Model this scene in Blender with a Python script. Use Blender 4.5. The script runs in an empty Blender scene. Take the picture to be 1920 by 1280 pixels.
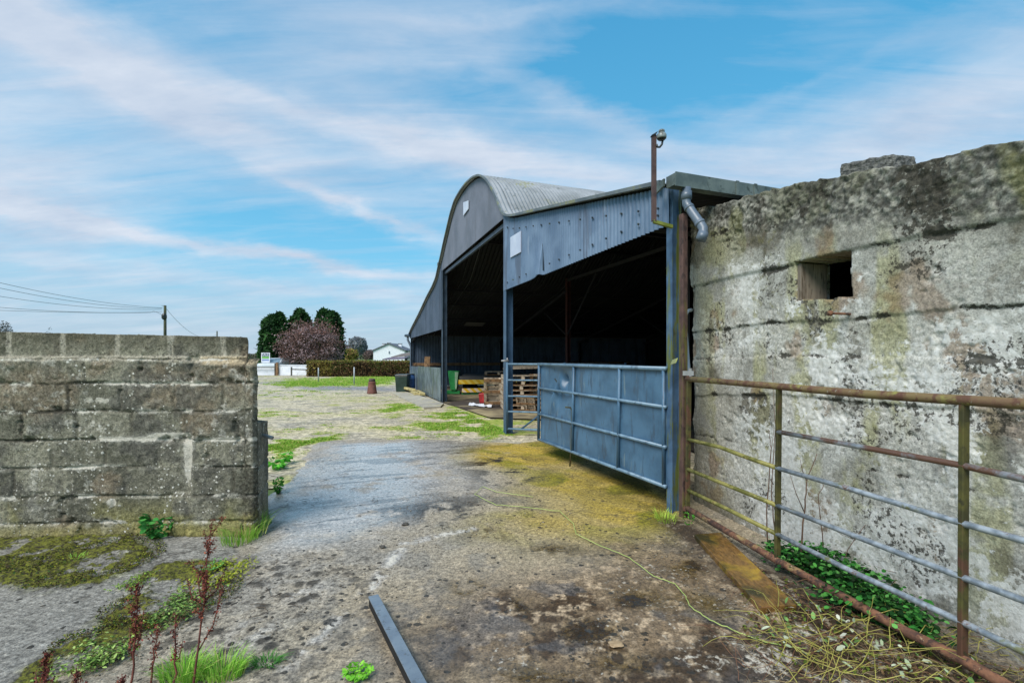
import bpy, bmesh, math, random
import numpy as np
from mathutils import Vector, Matrix
random.seed(7); RNG = np.random.default_rng(7)
SC = bpy.context.scene; COL = SC.collection
F = 870.0; HZ = 665.0; EYE = 1.6
R = math.radians

# ------------------------------------------------------------------ survey helpers (measurements read off the photograph)
def at(px, py, Y): return Vector(((px-960)/F*Y, Y, EYE-(py-HZ)/F*Y))
def G(px, py):
    Y = F*EYE/(py-HZ); return Vector(((px-960)/F*Y, Y, 0.0))
def onplane(px, py, P, d):
    """point of the vertical plane through P with ground direction d seen at a measured spot"""
    k = (px-960)/F; t = (k*P[1]-P[0])/(d[0]-k*d[1]); Y = P[1]+d[1]*t
    return at(px, py, Y), t

# ------------------------------------------------------------------ scene objects
def link(o, parent=None):
    COL.objects.link(o)
    if parent is not None:
        o.parent = parent
        if parent.type == 'EMPTY': o.matrix_parent_inverse = Matrix.Translation(-Vector(parent.location))
    return o
def tag(o, label=None, cat=None, group=None, kind=None):
    if label: o['label'] = label
    if cat: o['category'] = cat
    if group: o['group'] = group
    if kind: o['kind'] = kind
    return o
def thing(name, label, cat, loc=(0,0,0), group=None):
    o = bpy.data.objects.new(name, None); o.location = loc; o.empty_display_size = .1
    COL.objects.link(o); return tag(o, label, cat, group)
def dup(root, loc, rot=(0,0,0), label=None, scale=1):
    def cp(o, par):
        c = o.copy(); COL.objects.link(c)
        if par is not None: c.parent = par
        for ch in list(o.children): cp(ch, c)
        return c
    r = cp(root, None); r.location = loc; r.rotation_euler = rot; r.scale = (scale,)*3
    if label: r['label'] = label
    return r

class MB:
    def __init__(s): s.v = []; s.f = []
    def quad(s, a, b, c, d):
        n = len(s.v); s.v += [tuple(a), tuple(b), tuple(c), tuple(d)]; s.f.append((n, n+1, n+2, n+3))
    def poly(s, pts):
        n = len(s.v); s.v += [tuple(p) for p in pts]; s.f.append(tuple(range(n, n+len(pts))))
    def hexa(s, p):
        n = len(s.v); s.v += [tuple(q) for q in p]
        s.f += [(n+3,n+2,n+1,n), (n+4,n+5,n+6,n+7)] + [(n+i, n+(i+1)%4, n+4+(i+1)%4, n+4+i) for i in range(4)]
    def box(s, o, x, y, z):
        o, x, y, z = map(Vector, (o, x, y, z)); s.hexa([o, o+x, o+x+y, o+y, o+z, o+x+z, o+x+y+z, o+y+z])
    def cbox(s, c, sx, sy, sz, rz=0, bev=0):
        ax = Vector((math.cos(rz), math.sin(rz), 0)); ay = Vector((-math.sin(rz), math.cos(rz), 0)); az = Vector((0,0,1))
        s.box(Vector(c)-ax*sx/2-ay*sy/2-az*sz/2, ax*sx, ay*sy, az*sz)
    def tube(s, pts, r, n=8, cap=True):
        pts = [Vector(p) for p in pts]; rs = r if isinstance(r, (list, tuple)) else [r]*len(pts)
        up = None; base = len(s.v)
        for i, p in enumerate(pts):
            t = (pts[min(i+1, len(pts)-1)]-pts[max(i-1, 0)]).normalized()
            if up is None:
                up = t.orthogonal().normalized()
            up = (up - t*up.dot(t)); up = up.normalized() if up.length > 1e-6 else t.orthogonal().normalized()
            w = t.cross(up)
            for k in range(n):
                a = 2*math.pi*k/n; s.v.append(tuple(p+(up*math.cos(a)+w*math.sin(a))*rs[i]))
        for i in range(len(pts)-1):
            for k in range(n):
                a = base+i*n+k; b = base+i*n+(k+1)%n; s.f.append((a, b, b+n, a+n))
        if cap:
            s.f.append(tuple(base+k for k in range(n))[::-1]); e = base+(len(pts)-1)*n; s.f.append(tuple(e+k for k in range(n)))
    def lathe(s, c, prof, n=20):
        c = Vector(c); base = len(s.v)
        for r, z in prof:
            for k in range(n):
                a = 2*math.pi*k/n; s.v.append((c.x+r*math.cos(a), c.y+r*math.sin(a), c.z+z))
        for i in range(len(prof)-1):
            for k in range(n):
                a = base+i*n+k; b = base+i*n+(k+1)%n; s.f.append((a, b, b+n, a+n))
        s.f.append(tuple(base+k for k in range(n))[::-1]); e = base+(len(prof)-1)*n; s.f.append(tuple(e+k for k in range(n)))
    def build(s, name, m, parent=None, smooth=False, bevel=0, seg=1):
        me = bpy.data.meshes.new(name); me.from_pydata(s.v, [], s.f); me.update()
        if smooth:
            for p in me.polygons: p.use_smooth = True
        me.materials.append(m); o = bpy.data.objects.new(name, me); link(o, parent)
        if bevel:
            b = o.modifiers.new('bevel', 'BEVEL'); b.width = bevel; b.segments = seg; b.limit_method = 'ANGLE'
        return o

def npmesh(name, V, Fc, m, parent=None, col=None, smooth=True, msk=None):
    V = np.asarray(V, dtype=np.float32).reshape(-1, 3); Fc = np.asarray(Fc, dtype=np.int32); k = Fc.shape[1]
    me = bpy.data.meshes.new(name)
    me.vertices.add(len(V)); me.vertices.foreach_set('co', V.ravel())
    me.loops.add(Fc.size); me.loops.foreach_set('vertex_index', Fc.ravel())
    me.polygons.add(len(Fc)); me.polygons.foreach_set('loop_start', np.arange(0, Fc.size, k, dtype=np.int32))
    me.polygons.foreach_set('loop_total', np.full(len(Fc), k, dtype=np.int32))
    me.polygons.foreach_set('use_smooth', np.full(len(Fc), smooth, dtype=bool))
    me.update(calc_edges=True)
    if col is not None:
        col = np.asarray(col, dtype=np.float32)
        if col.shape[1] == 3: col = np.concatenate([col, np.ones((len(col), 1), np.float32)], 1)
        a = me.color_attributes.new('Col', 'FLOAT_COLOR', 'POINT'); a.data.foreach_set('color', col.ravel())
    if msk is not None:
        q = np.ones((len(V), 4), np.float32); q[:, :3] = np.asarray(msk, np.float32).reshape(-1, 3)
        a = me.color_attributes.new('Msk', 'FLOAT_COLOR', 'POINT'); a.data.foreach_set('color', q.ravel())
    me.materials.append(m); o = bpy.data.objects.new(name, me); return link(o, parent)
def gridfaces(ny, nx):
    i = np.arange(ny*nx).reshape(ny, nx)
    return np.stack([i[:-1, :-1], i[:-1, 1:], i[1:, 1:], i[1:, :-1]], -1).reshape(-1, 4)

# ------------------------------------------------------------------ numpy noise
def _h(ix, iy, s):
    n = (ix*374761393 + iy*668265263 + s*1442695041).astype(np.int64) & 0xffffffff
    n = ((n ^ (n >> 13))*1274126177) & 0xffffffff; n = n ^ (n >> 16)
    return (n & 0xffff)/65535.0
def vn(x, y, s=0):
    x = np.asarray(x, float); y = np.asarray(y, float)
    ix = np.floor(x).astype(np.int64); iy = np.floor(y).astype(np.int64); fx = x-ix; fy = y-iy
    u = fx*fx*(3-2*fx); v = fy*fy*(3-2*fy)
    return (_h(ix,iy,s)*(1-u)+_h(ix+1,iy,s)*u)*(1-v) + (_h(ix,iy+1,s)*(1-u)+_h(ix+1,iy+1,s)*u)*v
def fbm(x, y, s=0, o=5, g=.5):
    t = 0; a = 1; n = 0; c, si = .8, .6
    for i in range(o):
        t = t+a*vn(x, y, s+i*17); n += a; a *= g
        x, y = (x*c-y*si)*2.03+5.2, (x*si+y*c)*2.03+1.7
    return t/n
def ss(a, b, x): 
    t = np.clip((x-a)/(b-a), 0, 1); return t*t*(3-2*t)
def worley(x, y, s=0):
    ix = np.floor(x).astype(np.int64); iy = np.floor(y).astype(np.int64); d = np.full(x.shape, 9.0); idv = np.zeros(x.shape)
    for i in (-1, 0, 1):
        for j in (-1, 0, 1):
            cx = ix+i; cy = iy+j; px = cx+_h(cx, cy, s); py = cy+_h(cx, cy, s+7)
            q = np.hypot(px-x, py-y); m = q < d; d = np.where(m, q, d); idv = np.where(m, _h(cx, cy, s+13), idv)
    return d, idv
def lin(r, g, b):
    f = lambda c: (c/255/12.92) if c/255 <= .04045 else ((c/255+.055)/1.055)**2.4
    return np.array([f(r), f(g), f(b)])
def mixc(A, B, m): return A*(1-m[..., None])+np.asarray(B)*m[..., None]

# ------------------------------------------------------------------ materials
def newmat(name):
    m = bpy.data.materials.new(name); m.use_nodes = True; nt = m.node_tree
    return m, nt, nt.nodes['Principled BSDF']
def N(nt, t, **k):
    n = nt.nodes.new(t)
    for a, b in k.items():
        if a.startswith('i_'):
            key = a[2:]; key = int(key) if key.isdigit() else key.replace('_', ' ')
            n.inputs[key].default_value = b
        else: setattr(n, a, b)
    return n
def ramp(nt, src, stops):
    r = nt.nodes.new('ShaderNodeValToRGB'); e = r.color_ramp.elements
    while len(e) < len(stops): e.new(.5)
    for k, (p, c) in enumerate(stops):
        e[k].position = p; e[k].color = (*[float(q) for q in c], 1) if len(c) == 3 else c
    nt.links.new(src, r.inputs[0]); return r.outputs[0]
def noise(nt, co, scale, detail=5, rough=.55, dist=0):
    n = N(nt, 'ShaderNodeTexNoise', i_Scale=scale, i_Detail=detail, i_Roughness=rough, i_Distortion=dist)
    nt.links.new(co, n.inputs['Vector']); return n.outputs['Fac']
def mapping(nt, sc=(1,1,1), rot=(0,0,0), coord='Object'):
    tc = N(nt, 'ShaderNodeTexCoord'); mp = N(nt, 'ShaderNodeMapping'); mp.inputs['Scale'].default_value = sc; mp.inputs['Rotation'].default_value = rot
    nt.links.new(tc.outputs[coord], mp.inputs['Vector']); return mp.outputs['Vector']
def mixn(nt, fac, a, b, mode='MIX'):
    x = N(nt, 'ShaderNodeMix', data_type='RGBA', blend_type=mode)
    for sck, v in ((x.inputs['Factor'], fac), (x.inputs[6], a), (x.inputs[7], b)):
        if hasattr(v, 'links'): nt.links.new(v, sck)
        else: sck.default_value = v if not hasattr(v, '__len__') else (*[float(q) for q in v][:3], 1)
    return x.outputs[2]
def math_(nt, op, a, b=0, clamp=False):
    x = N(nt, 'ShaderNodeMath', operation=op, use_clamp=clamp)
    for k, v in enumerate((a, b)):
        if hasattr(v, 'links'): nt.links.new(v, x.inputs[k])
        else: x.inputs[k].default_value = v
    return x.outputs[0]
def bump(nt, b, h, strength=.3, dist=.01):
    n = N(nt, 'ShaderNodeBump', i_Strength=strength, i_Distance=dist); nt.links.new(h, n.inputs['Height']); nt.links.new(n.outputs[0], b.inputs['Normal'])
def surf(name, c1, c2, scale=6, rough=.6, metal=0, stains=(), bmp=.15, bscale=60, stretch=(1,1,1), rvar=.15, bd=.004):
    """weathered surface: two tones by noise, further stain colours over it [(colour, scale, threshold, stretch)], fine bump"""
    m, nt, b = newmat(name); co = mapping(nt, stretch)
    n1 = noise(nt, co, scale, 6, .6)
    c = ramp(nt, n1, [(.40, c1), (.60, c2)])
    for col, sc, th, st in stains:
        n2 = noise(nt, mapping(nt, st), sc, 7, .65, .3)
        f = ramp(nt, n2, [(th-.045, (0,0,0)), (th+.02, (.9,.9,.9))]); c = mixn(nt, f, c, col)
    nt.links.new(c, b.inputs['Base Color'])
    n3 = noise(nt, mapping(nt), bscale, 4, .6)
    rr = ramp(nt, n1, [(.2, (rough-rvar,)*3), (.8, (min(rough+rvar, 1),)*3)]); nt.links.new(rr, b.inputs['Roughness'])
    b.inputs['Metallic'].default_value = metal
    if bmp: bump(nt, b, n3, bmp, bd)
    return m
def attrmat(name, grain=40, gamt=.35, rough=.85, wet=False, bmp=.4, bd=.006, trans=0, fine=220, speck=0, layers=()):
    """colour from the mesh's own colour attribute (albedo laid out over the surface), grain and bump from noise"""
    m, nt, b = newmat(name); a = N(nt, 'ShaderNodeAttribute', attribute_name='Col'); c = a.outputs['Color']
    if gamt:
        co = mapping(nt); n1 = noise(nt, co, grain, 5, .7); n2 = noise(nt, co, fine, 3, .7)
        s_ = math_(nt, 'ADD', n1, n2)
        lo = 1-gamt; hi = 1+gamt
        k = ramp(nt, math_(nt, 'MULTIPLY', s_, .5), [(.40, (lo*.5,)*3), (.60, (hi*.5,)*3)])
        c = mixn(nt, 1.0, c, k, 'MULTIPLY'); c = mixn(nt, 1.0, c, (2,2,2), 'MULTIPLY')
        if speck:   # aggregate showing in the worn face: pale and dark stones
            for sc_, lo_, hi_, cl in ((speck, .80, .84, (1.55,1.5,1.42)), (speck*.7, .83, .87, (.42,.42,.42))):
                vo = N(nt, 'ShaderNodeTexVoronoi', i_Scale=sc_); nt.links.new(co, vo.inputs['Vector']); sp = N(nt, 'ShaderNodeSeparateColor'); nt.links.new(vo.outputs['Color'], sp.inputs[0])
                f = math_(nt, 'MULTIPLY', ramp(nt, sp.outputs[0], [(lo_, (0,0,0)), (hi_, (1,1,1))]), ramp(nt, vo.outputs['Distance'], [(.25, (1,1,1)), (.5, (0,0,0))]))
                f = math_(nt, 'MULTIPLY', f, .75); c = mixn(nt, f, c, mixn(nt, 1.0, c, cl, 'MULTIPLY'))
        h = s_
        if layers:
            ms = N(nt, 'ShaderNodeSeparateColor'); nt.links.new(N(nt, 'ShaderNodeAttribute', attribute_name='Msk').outputs['Color'], ms.inputs[0])
        for L in layers:   # crisp-edged coverings: how likely comes from the surface mask, the edge from noise
            mk = ms.outputs[L[1]]
            if L[0] == 'noise':
                _, _, ca, cb, sc_, amp, lo_, hi_, op, hw = L; nz = noise(nt, co, sc_, 9, .68, .15)
                f = ramp(nt, math_(nt, 'ADD', mk, math_(nt, 'MULTIPLY', math_(nt, 'SUBTRACT', nz, .5), amp)), [(lo_, (0,0,0)), (hi_, (op,)*3)])
                cl = ramp(nt, noise(nt, co, sc_*(2.7 if sc_ > 20 else 1.9), 7, .7), [(.40, ca), (.62, cb)])
            else:
                _, _, ca, cb, sc_, op, hw = L; vo = N(nt, 'ShaderNodeTexVoronoi', i_Scale=sc_); wv_ = N(nt, 'ShaderNodeVectorMath', operation='ADD')
                nz = N(nt, 'ShaderNodeTexNoise', i_Scale=sc_*.8, i_Detail=3.0); nt.links.new(co, nz.inputs['Vector']); sv_ = N(nt, 'ShaderNodeVectorMath', operation='SCALE'); sv_.inputs['Scale'].default_value = .9/sc_; nt.links.new(nz.outputs['Color'], sv_.inputs[0]); nt.links.new(co, wv_.inputs[0]); nt.links.new(sv_.outputs[0], wv_.inputs[1]); nt.links.new(wv_.outputs[0], vo.inputs['Vector'])
                sp = N(nt, 'ShaderNodeSeparateColor'); nt.links.new(vo.outputs['Color'], sp.inputs[0])
                rad = math_(nt, 'ADD', math_(nt, 'MULTIPLY', math_(nt, 'POWER', sp.outputs[1], 2.2), .42), .05)
                f = math_(nt, 'MULTIPLY', math_(nt, 'LESS_THAN', sp.outputs[0], mk), math_(nt, 'MULTIPLY', ramp(nt, math_(nt, 'SUBTRACT', vo.outputs['Distance'], rad), [(.0, (1,1,1)), (.08, (0,0,0))]), op))
                cl = ramp(nt, sp.outputs[2], [(.2, ca), (.8, cb)])
            c = mixn(nt, f, c, cl)
            if hw: h = math_(nt, 'ADD', h, math_(nt, 'MULTIPLY', f, hw))
        if bmp: bump(nt, b, h, bmp, bd)
        if wet:
            for nd in nt.nodes:
                if nd.type == 'BUMP': nt.links.new(math_(nt, 'MULTIPLY', math_(nt, 'SUBTRACT', 1.0, math_(nt, 'MULTIPLY', a.outputs['Alpha'], .8)), bmp), nd.inputs['Strength'])
            nt.links.new(math_(nt, 'ADD', math_(nt, 'MULTIPLY', a.outputs['Alpha'], .6), .3), b.inputs['Specular IOR Level'])
    nt.links.new(c, b.inputs['Base Color'])
    b.inputs['Roughness'].default_value = rough
    if wet:
        r_ = N(nt, 'ShaderNodeMapRange', i_1=0.0, i_2=1.0, i_3=.9, i_4=.16); nt.links.new(a.outputs['Alpha'], r_.inputs[0])
        nt.links.new(r_.outputs[0], b.inputs['Roughness'])
    else: b.inputs['Specular IOR Level'].default_value = .25
    if trans:
        out = nt.nodes['Material Output']; t = N(nt, 'ShaderNodeBsdfTranslucent'); nt.links.new(c, t.inputs[0])
        mx = N(nt, 'ShaderNodeMixShader'); mx.inputs[0].default_value = trans
        nt.links.new(b.outputs[0], mx.inputs[1]); nt.links.new(t.outputs[0], mx.inputs[2]); nt.links.new(mx.outputs[0], out.inputs[0])
    return m

BLUE = surf('blue paint', lin(56,87,112), lin(72,105,131), 3, .42, .0, [(lin(54,74,92), 9, .6, (1,1,.2)), (lin(104,122,130), 14, .66, (1,1,.12)), (lin(128,130,124), 45, .72, (1,1,1)), (lin(110,84,62), 30, .76, (1,1,.4))], .08, 90)
BLUERAIL = surf('worn pale blue rail', lin(92,118,138), lin(112,138,156), 6, .4, .05, [(lin(70,92,110), 9, .6, (1,1,1)), (lin(130,128,110), 30, .7, (1,1,1))], .08, 100)
CLADS = surf('dark slate blue cladding', lin(62,74,90), lin(76,88,106), 1.3, .5, .1, [(lin(54,62,76), 3, .6, (1,1,.15))], .03, 60)  # darker tone for the left fascia and front tie beam
BLUEALG = surf('blue paint with algae', lin(52,76,102), lin(74,102,130), 5, .42, .0, [(lin(92,98,28), 4, .55, (3,3,.35)), (lin(52,50,40), 12, .68, (1,1,.3))], .1, 90)
BLUEDK = surf('dark blue grey paint', lin(38,52,66), lin(54,70,86), 4, .5, .0, [(lin(70,72,66), 9, .66, (1,1,.2))], .1, 80)
CLAD = surf('blue grey corrugated cladding', lin(86,106,130), lin(106,127,151), 1.3, .4, .15, [(lin(82,94,112), 3, .6, (1,1,.15)), (lin(134,146,164), 7, .66, (1,1,.1))], .04, 60)
CLADG = surf('grey corrugated gable cladding', lin(96,101,112), lin(110,115,128), 1.1, .5, .1, [(lin(96,100,110), 3, .62, (1,1,.15))], .03, 60)
CLADDK = surf('dark sheeting', lin(40,50,64), lin(56,66,84), 2, .55, .0, [(lin(34,40,50), 3, .55, (1,1,.15))], .05, 60)
ROOFM = surf('weathered fibre roof', lin(118,122,124), lin(144,148,152), 1.2, .7, .0, [(lin(128,130,104), 2.2, .64, (1,1,1)), (lin(92,98,94), 5, .63, (1,1,1))], .12, 70)
GALV = surf('galvanised tube', lin(122,130,138), lin(168,175,182), 18, .45, .35, [(lin(112,74,50), 9, .66, (1,1,1)), (lin(118,118,76), 6, .62, (1,1,1))], .1, 120)
GALVALG = surf('algae covered tube', lin(120,116,58), lin(150,142,80), 12, .6, .1, [(lin(84,84,30), 9, .55, (1,1,1)), (lin(110,72,44), 12, .64, (1,1,1))], .25, 140)
RUST = surf('rusty steel', lin(84,56,44), lin(128,88,64), 14, .85, .0, [(lin(150,128,84), 3, .60, (1,1,1)), (lin(62,44,38), 22, .56, (1,1,1)), (lin(160,140,110), 34, .66, (1,1,1))], .35, 160)
RUSTALG = surf('rust and algae', lin(54,52,24), lin(82,78,34), 9, .75, .05, [(lin(84,54,40), 7, .58, (1,1,.5)), (lin(48,46,24), 14, .6, (1,1,1))], .3, 150)
RUSTDK = surf('dark brown rusty post', lin(66,48,46), lin(92,70,66), 8, .7, .15, [(lin(74,76,24), 3, .6, (2,2,.4)), (lin(50,38,36), 14, .6, (1,1,.5))], .25, 150)
SHEET = surf('galvanised sheet', lin(98,112,118), lin(124,138,142), 3, .42, .35, [(lin(84,100,88), 4, .58, (1,1,.2)), (lin(80,96,124), 2.5, .62, (1,1,.4))], .06, 60)
PLASTIC = surf('grey plastic pipe', lin(78,90,104), lin(98,110,124), 6, .35, 0, [(lin(84,88,70), 8, .64, (1,1,1))], .05, 90)
PIPEBL = surf('pale blue conduit', lin(120,140,160), lin(140,158,176), 6, .4, 0, (), .05, 90)
GUTTER = surf('green grey gutter', lin(78,88,86), lin(104,114,110), 5, .5, 0, [(lin(52,58,50), 9, .6, (1,1,1))], .1, 80)
WHITEP = surf('translucent white panel', lin(176,184,204), lin(190,198,214), 3, .5, 0, (), .03, 50)
WOODG = surf('grey weathered wood', lin(112,102,90), lin(150,138,122), 4, .85, 0, [(lin(86,74,60), 10, .58, (6,6,.6))], .3, 60, (6,6,.5))
WOODB = surf('brown wood', lin(118,88,60), lin(150,118,84), 5, .85, 0, [(lin(70,56,44), 8, .6, (1,1,1))], .3, 70)
WOODP = surf('pale sawn wood', lin(160,146,96), lin(186,172,120), 5, .8, 0, [(lin(120,112,80), 8, .6, (1,1,1))], .2, 70)
PALL = surf('weathered pallet wood', lin(142,126,108), lin(190,174,152), 7, .9, 0, [(lin(84,70,58), 10, .6, (1,1,1))], .3, 70)
GREEN = surf('green machine paint', lin(30,112,58), lin(44,134,72), 5, .4, 0, [(lin(58,70,50), 9, .66, (1,1,1))], .06, 70)
PALEGR = surf('pale green panel', lin(134,168,134), lin(152,182,150), 5, .5, 0, (), .06, 70)
BLACK = surf('black plastic', lin(26,30,30), lin(36,44,42), 5, .45, 0, (), .06, 70)
BINGR = surf('dark green plastic', lin(30,48,42), lin(40,60,52), 5, .4, 0, (), .06, 70)
BINBL = surf('blue plastic', lin(30,60,104), lin(40,76,124), 5, .4, 0, (), .06, 70)
REDP = surf('red painted metal', lin(140,26,30), lin(170,40,40), 6, .5, 0, [(lin(90,30,30), 10, .62, (1,1,1))], .1, 70)
TERRA = surf('terracotta', lin(98,62,54), lin(126,84,74), 6, .85, 0, [(lin(90,84,74), 7, .62, (1,1,1))], .25, 60)
DARKST = surf('dark cap', lin(66,58,54), lin(88,78,72), 8, .85, 0, (), .2, 60)
WHITEW = surf('white render', lin(214,218,226), lin(228,230,236), 3, .85, 0, [(lin(184,188,184), 5, .64, (1,1,.4))], .1, 30)
SLATE = surf('slate roof', lin(78,82,92), lin(98,102,110), 5, .7, 0, (), .15, 30)
BROWNR = surf('brown roof', lin(92,84,80), lin(116,106,98), 5, .8, 0, (), .15, 30)
PURPLE = surf('dull purple frame', lin(92,80,96), lin(116,104,120), 5, .7, 0, (), .1, 30)
GLASSD = surf('dark glass', lin(60,72,84), lin(80,96,110), 2, .12, 0, (), 0)
CARW = surf('car paint silver white', lin(196,204,210), lin(206,214,220), 2, .25, .1, (), 0)
TYRE = surf('tyre rubber', lin(28,28,28), lin(40,40,40), 5, .85, 0, (), .1, 60)
POLEM = surf('creosoted pole', lin(52,56,40), lin(76,78,58), 3, .85, 0, [(lin(60,74,40), 3, .56, (1,1,.3))], .2, 30)
WIREM = surf('dark cable', lin(104,108,114), lin(120,124,130), 3, .6, 0, (), 0)
ROPE = surf('green twine', lin(150,170,90), lin(176,190,110), 8, .7, 0, (), .2, 200)
LEAF = attrmat('leaves', 0, 0, .8, bmp=0, trans=.25)
BARK = surf('bark', lin(70,60,50), lin(98,86,72), 6, .9, 0, (), .3, 40)
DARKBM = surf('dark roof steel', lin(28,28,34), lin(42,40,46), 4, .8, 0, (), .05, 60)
PIN = surf('dull zinc pin', lin(140,140,140), lin(160,160,160), 9, .5, .4, (), .1, 60)
BOLT = surf('bolt heads', lin(58,66,74), lin(76,84,92), 20, .5, .3, [(lin(96,110,50), 6, .62, (1,1,1))], .1, 90)
# ------------------------------------------------------------------ camera, sky, sun
cam = bpy.data.cameras.new('camera'); co_ = bpy.data.objects.new('camera', cam); COL.objects.link(co_); SC.camera = co_
cam.sensor_width = 36; cam.lens = 36*F/1920; cam.shift_y = (HZ-640)/1920; cam.clip_end = 4000; cam.clip_start = .05
co_.location = (0, 0, EYE); co_.rotation_euler = (R(90), 0, 0)
SUN_EL, SUN_AZ = 48, 214          # degrees, azimuth clockwise from +Y (ahead): behind and to the left
w = bpy.data.worlds.new('World'); SC.world = w; w.use_nodes = True; nt = w.node_tree
bg = nt.nodes['Background']; bg.inputs['Strength'].default_value = .1
sky = N(nt, 'ShaderNodeTexSky', sky_type='NISHITA', sun_disc=False, sun_elevation=R(SUN_EL), sun_rotation=R(SUN_AZ), air_density=1.0, dust_density=.6, ozone_density=2.0)
tc = N(nt, 'ShaderNodeTexCoord'); d = tc.outputs['Generated']
sep = N(nt, 'ShaderNodeSeparateXYZ'); nt.links.new(d, sep.inputs[0])
az = math_(nt, 'ARCTAN2', sep.outputs[0], sep.outputs[1]); el = math_(nt, 'ARCSINE', sep.outputs[2])
ae = N(nt, 'ShaderNodeCombineXYZ'); nt.links.new(az, ae.inputs[0]); nt.links.new(el, ae.inputs[1])
# warp the angle coordinates so the cloud banks get torn edges
wn = N(nt, 'ShaderNodeTexNoise', i_Scale=7.0, i_Detail=5.0, i_Roughness=.6); mpw = N(nt, 'ShaderNodeMapping'); mpw.inputs['Scale'].default_value = (1, 2.4, 1)
nt.links.new(ae.outputs[0], mpw.inputs[0]); nt.links.new(mpw.outputs[0], wn.inputs['Vector'])
wv = N(nt, 'ShaderNodeVectorMath', operation='SUBTRACT'); nt.links.new(wn.outputs['Color'], wv.inputs[0]); wv.inputs[1].default_value = (.5, .5, .5)
wm = N(nt, 'ShaderNodeVectorMath', operation='MULTIPLY_ADD'); nt.links.new(wv.outputs[0], wm.inputs[0]); wm.inputs[1].default_value = (.16, .07, 0); nt.links.new(ae.outputs[0], wm.inputs[2])
AEW = wm.outputs[0]
def sdir(px, py):
    return math.atan((px-960)/F), math.atan((HZ-py)/math.hypot(F, px-960))
def bank(px, py, rx, ry, rot, amp):
    a, e = sdir(px, py)
    m = N(nt, 'ShaderNodeMapping', vector_type='TEXTURE'); m.inputs['Location'].default_value = (a, e, 0); m.inputs['Rotation'].default_value = (0, 0, R(rot)); m.inputs['Scale'].default_value = (rx/F, ry/F, 1)
    nt.links.new(AEW, m.inputs[0]); sx = N(nt, 'ShaderNodeVectorMath', operation='DOT_PRODUCT'); nt.links.new(m.outputs[0], sx.inputs[0]); nt.links.new(m.outputs[0], sx.inputs[1])
    return math_(nt, 'MULTIPLY', math_(nt, 'EXPONENT', math_(nt, 'MULTIPLY', sx.outputs['Value'], -1)), amp)
def total(l):
    t = l[0]
    for q in l[1:]: t = math_(nt, 'ADD', t, q)
    return t
# long cirrus streaks: noise on a flat cloud deck
den = math_(nt, 'ADD', math_(nt, 'MAXIMUM', sep.outputs[2], 0), .16)
pl = N(nt, 'ShaderNodeCombineXYZ'); nt.links.new(math_(nt, 'DIVIDE', sep.outputs[0], den), pl.inputs[0]); nt.links.new(math_(nt, 'DIVIDE', sep.outputs[1], den), pl.inputs[1])
mp1 = N(nt, 'ShaderNodeMapping'); mp1.inputs['Rotation'].default_value = (0, 0, R(24)); mp1.inputs['Scale'].default_value = (.55, 1.25, 1); nt.links.new(pl.outputs[0], mp1.inputs[0])
c1 = noise(nt, mp1.outputs[0], 1.5, 9, .6, .5)
mp2 = N(nt, 'ShaderNodeMapping'); mp2.inputs['Rotation'].default_value = (0, 0, R(18)); mp2.inputs['Scale'].default_value = (.5, 3.2, 1); mp2.inputs['Location'].default_value = (3, 7, 0); nt.links.new(pl.outputs[0], mp2.inputs[0])
c2 = noise(nt, mp2.outputs[0], 2.2, 9, .65, .9)
banks = total([bank(230, 150, 420, 38, -14, .42), bank(250, 200, 420, 110, -12, .14), bank(650, 240, 300, 26, -8, .34), bank(960, 300, 260, 34, -14, .30), bank(30, 365, 130, 70, 0, .42), bank(150, 260, 300, 60, -4, .16),
               bank(520, 480, 330, 13, -5, .50), bank(690, 400, 190, 13, -15, .36), bank(640, 545, 420, 14, -2, .30), bank(300, 20, 300, 40, 0, -.16), bank(760, 110, 300, 26, 6, .16), bank(1130, 230, 200, 20, -24, .2), bank(1500, 170, 220, 12, 8, .10), bank(900, 40, 240, 14, 4, .12),
               bank(1270, 100, 380, 110, 4, -.26), bank(1000, 160, 300, 40, 8, -.12), bank(480, 400, 380, 60, -4, -.22), bank(640, 350, 300, 40, -8, -.18), bank(1700, 80, 160, 60, 20, -.1),
               bank(1820, 190, 200, 70, 15, .20), bank(1480, 290, 260, 50, 6, .16), bank(1700, 290, 300, 60, 0, .1), bank(60, 600, 300, 24, 0, .12), bank(620, 500, 300, 60, 0, -.10), bank(650, 100, 400, 90, -12, .16), bank(1120, 260, 150, 50, -30, .1), bank(860, 30, 260, 40, -5, .06)])
s_ = math_(nt, 'ADD', math_(nt, 'ADD', math_(nt, 'MULTIPLY', c1, .64), math_(nt, 'MULTIPLY', c2, .50)), banks)
fac = ramp(nt, s_, [(.38, (0,0,0)), (1.06, (1,1,1))])
hz = N(nt, 'ShaderNodeMapRange', i_1=.0, i_2=.20, i_3=.7, i_4=0.0); nt.links.new(sep.outputs[2], hz.inputs[0])
blue = mixn(nt, .8, mixn(nt, 1.0, sky.outputs[0], (.8, 1.4, 1.5), 'MULTIPLY'), ramp(nt, sep.outputs[2], [(0, (2.6,4.1,5.2)), (.14, (1.7,4.3,6.0)), (.32, (.85,3.5,5.6)), (.6, (.5,2.7,4.9))]))
cn = noise(nt, mp1.outputs[0], 3.0, 6, .6)
ccol = ramp(nt, cn, [(.3, (3.6, 4.3, 5.4)), (.7, (5.7, 6.0, 6.6))])
skyc = mixn(nt, hz.outputs[0], blue, (3.1, 4.0, 5.0))
skyc = mixn(nt, math_(nt, 'MULTIPLY', fac, .92), skyc, ccol)
nt.links.new(skyc, bg.inputs['Color'])
sun = bpy.data.lights.new('sun', 'SUN'); sun.energy = 3.0; sun.angle = R(34); sun.color = (1, .95, .88)
so = bpy.data.objects.new('sun', sun); COL.objects.link(so)
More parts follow.
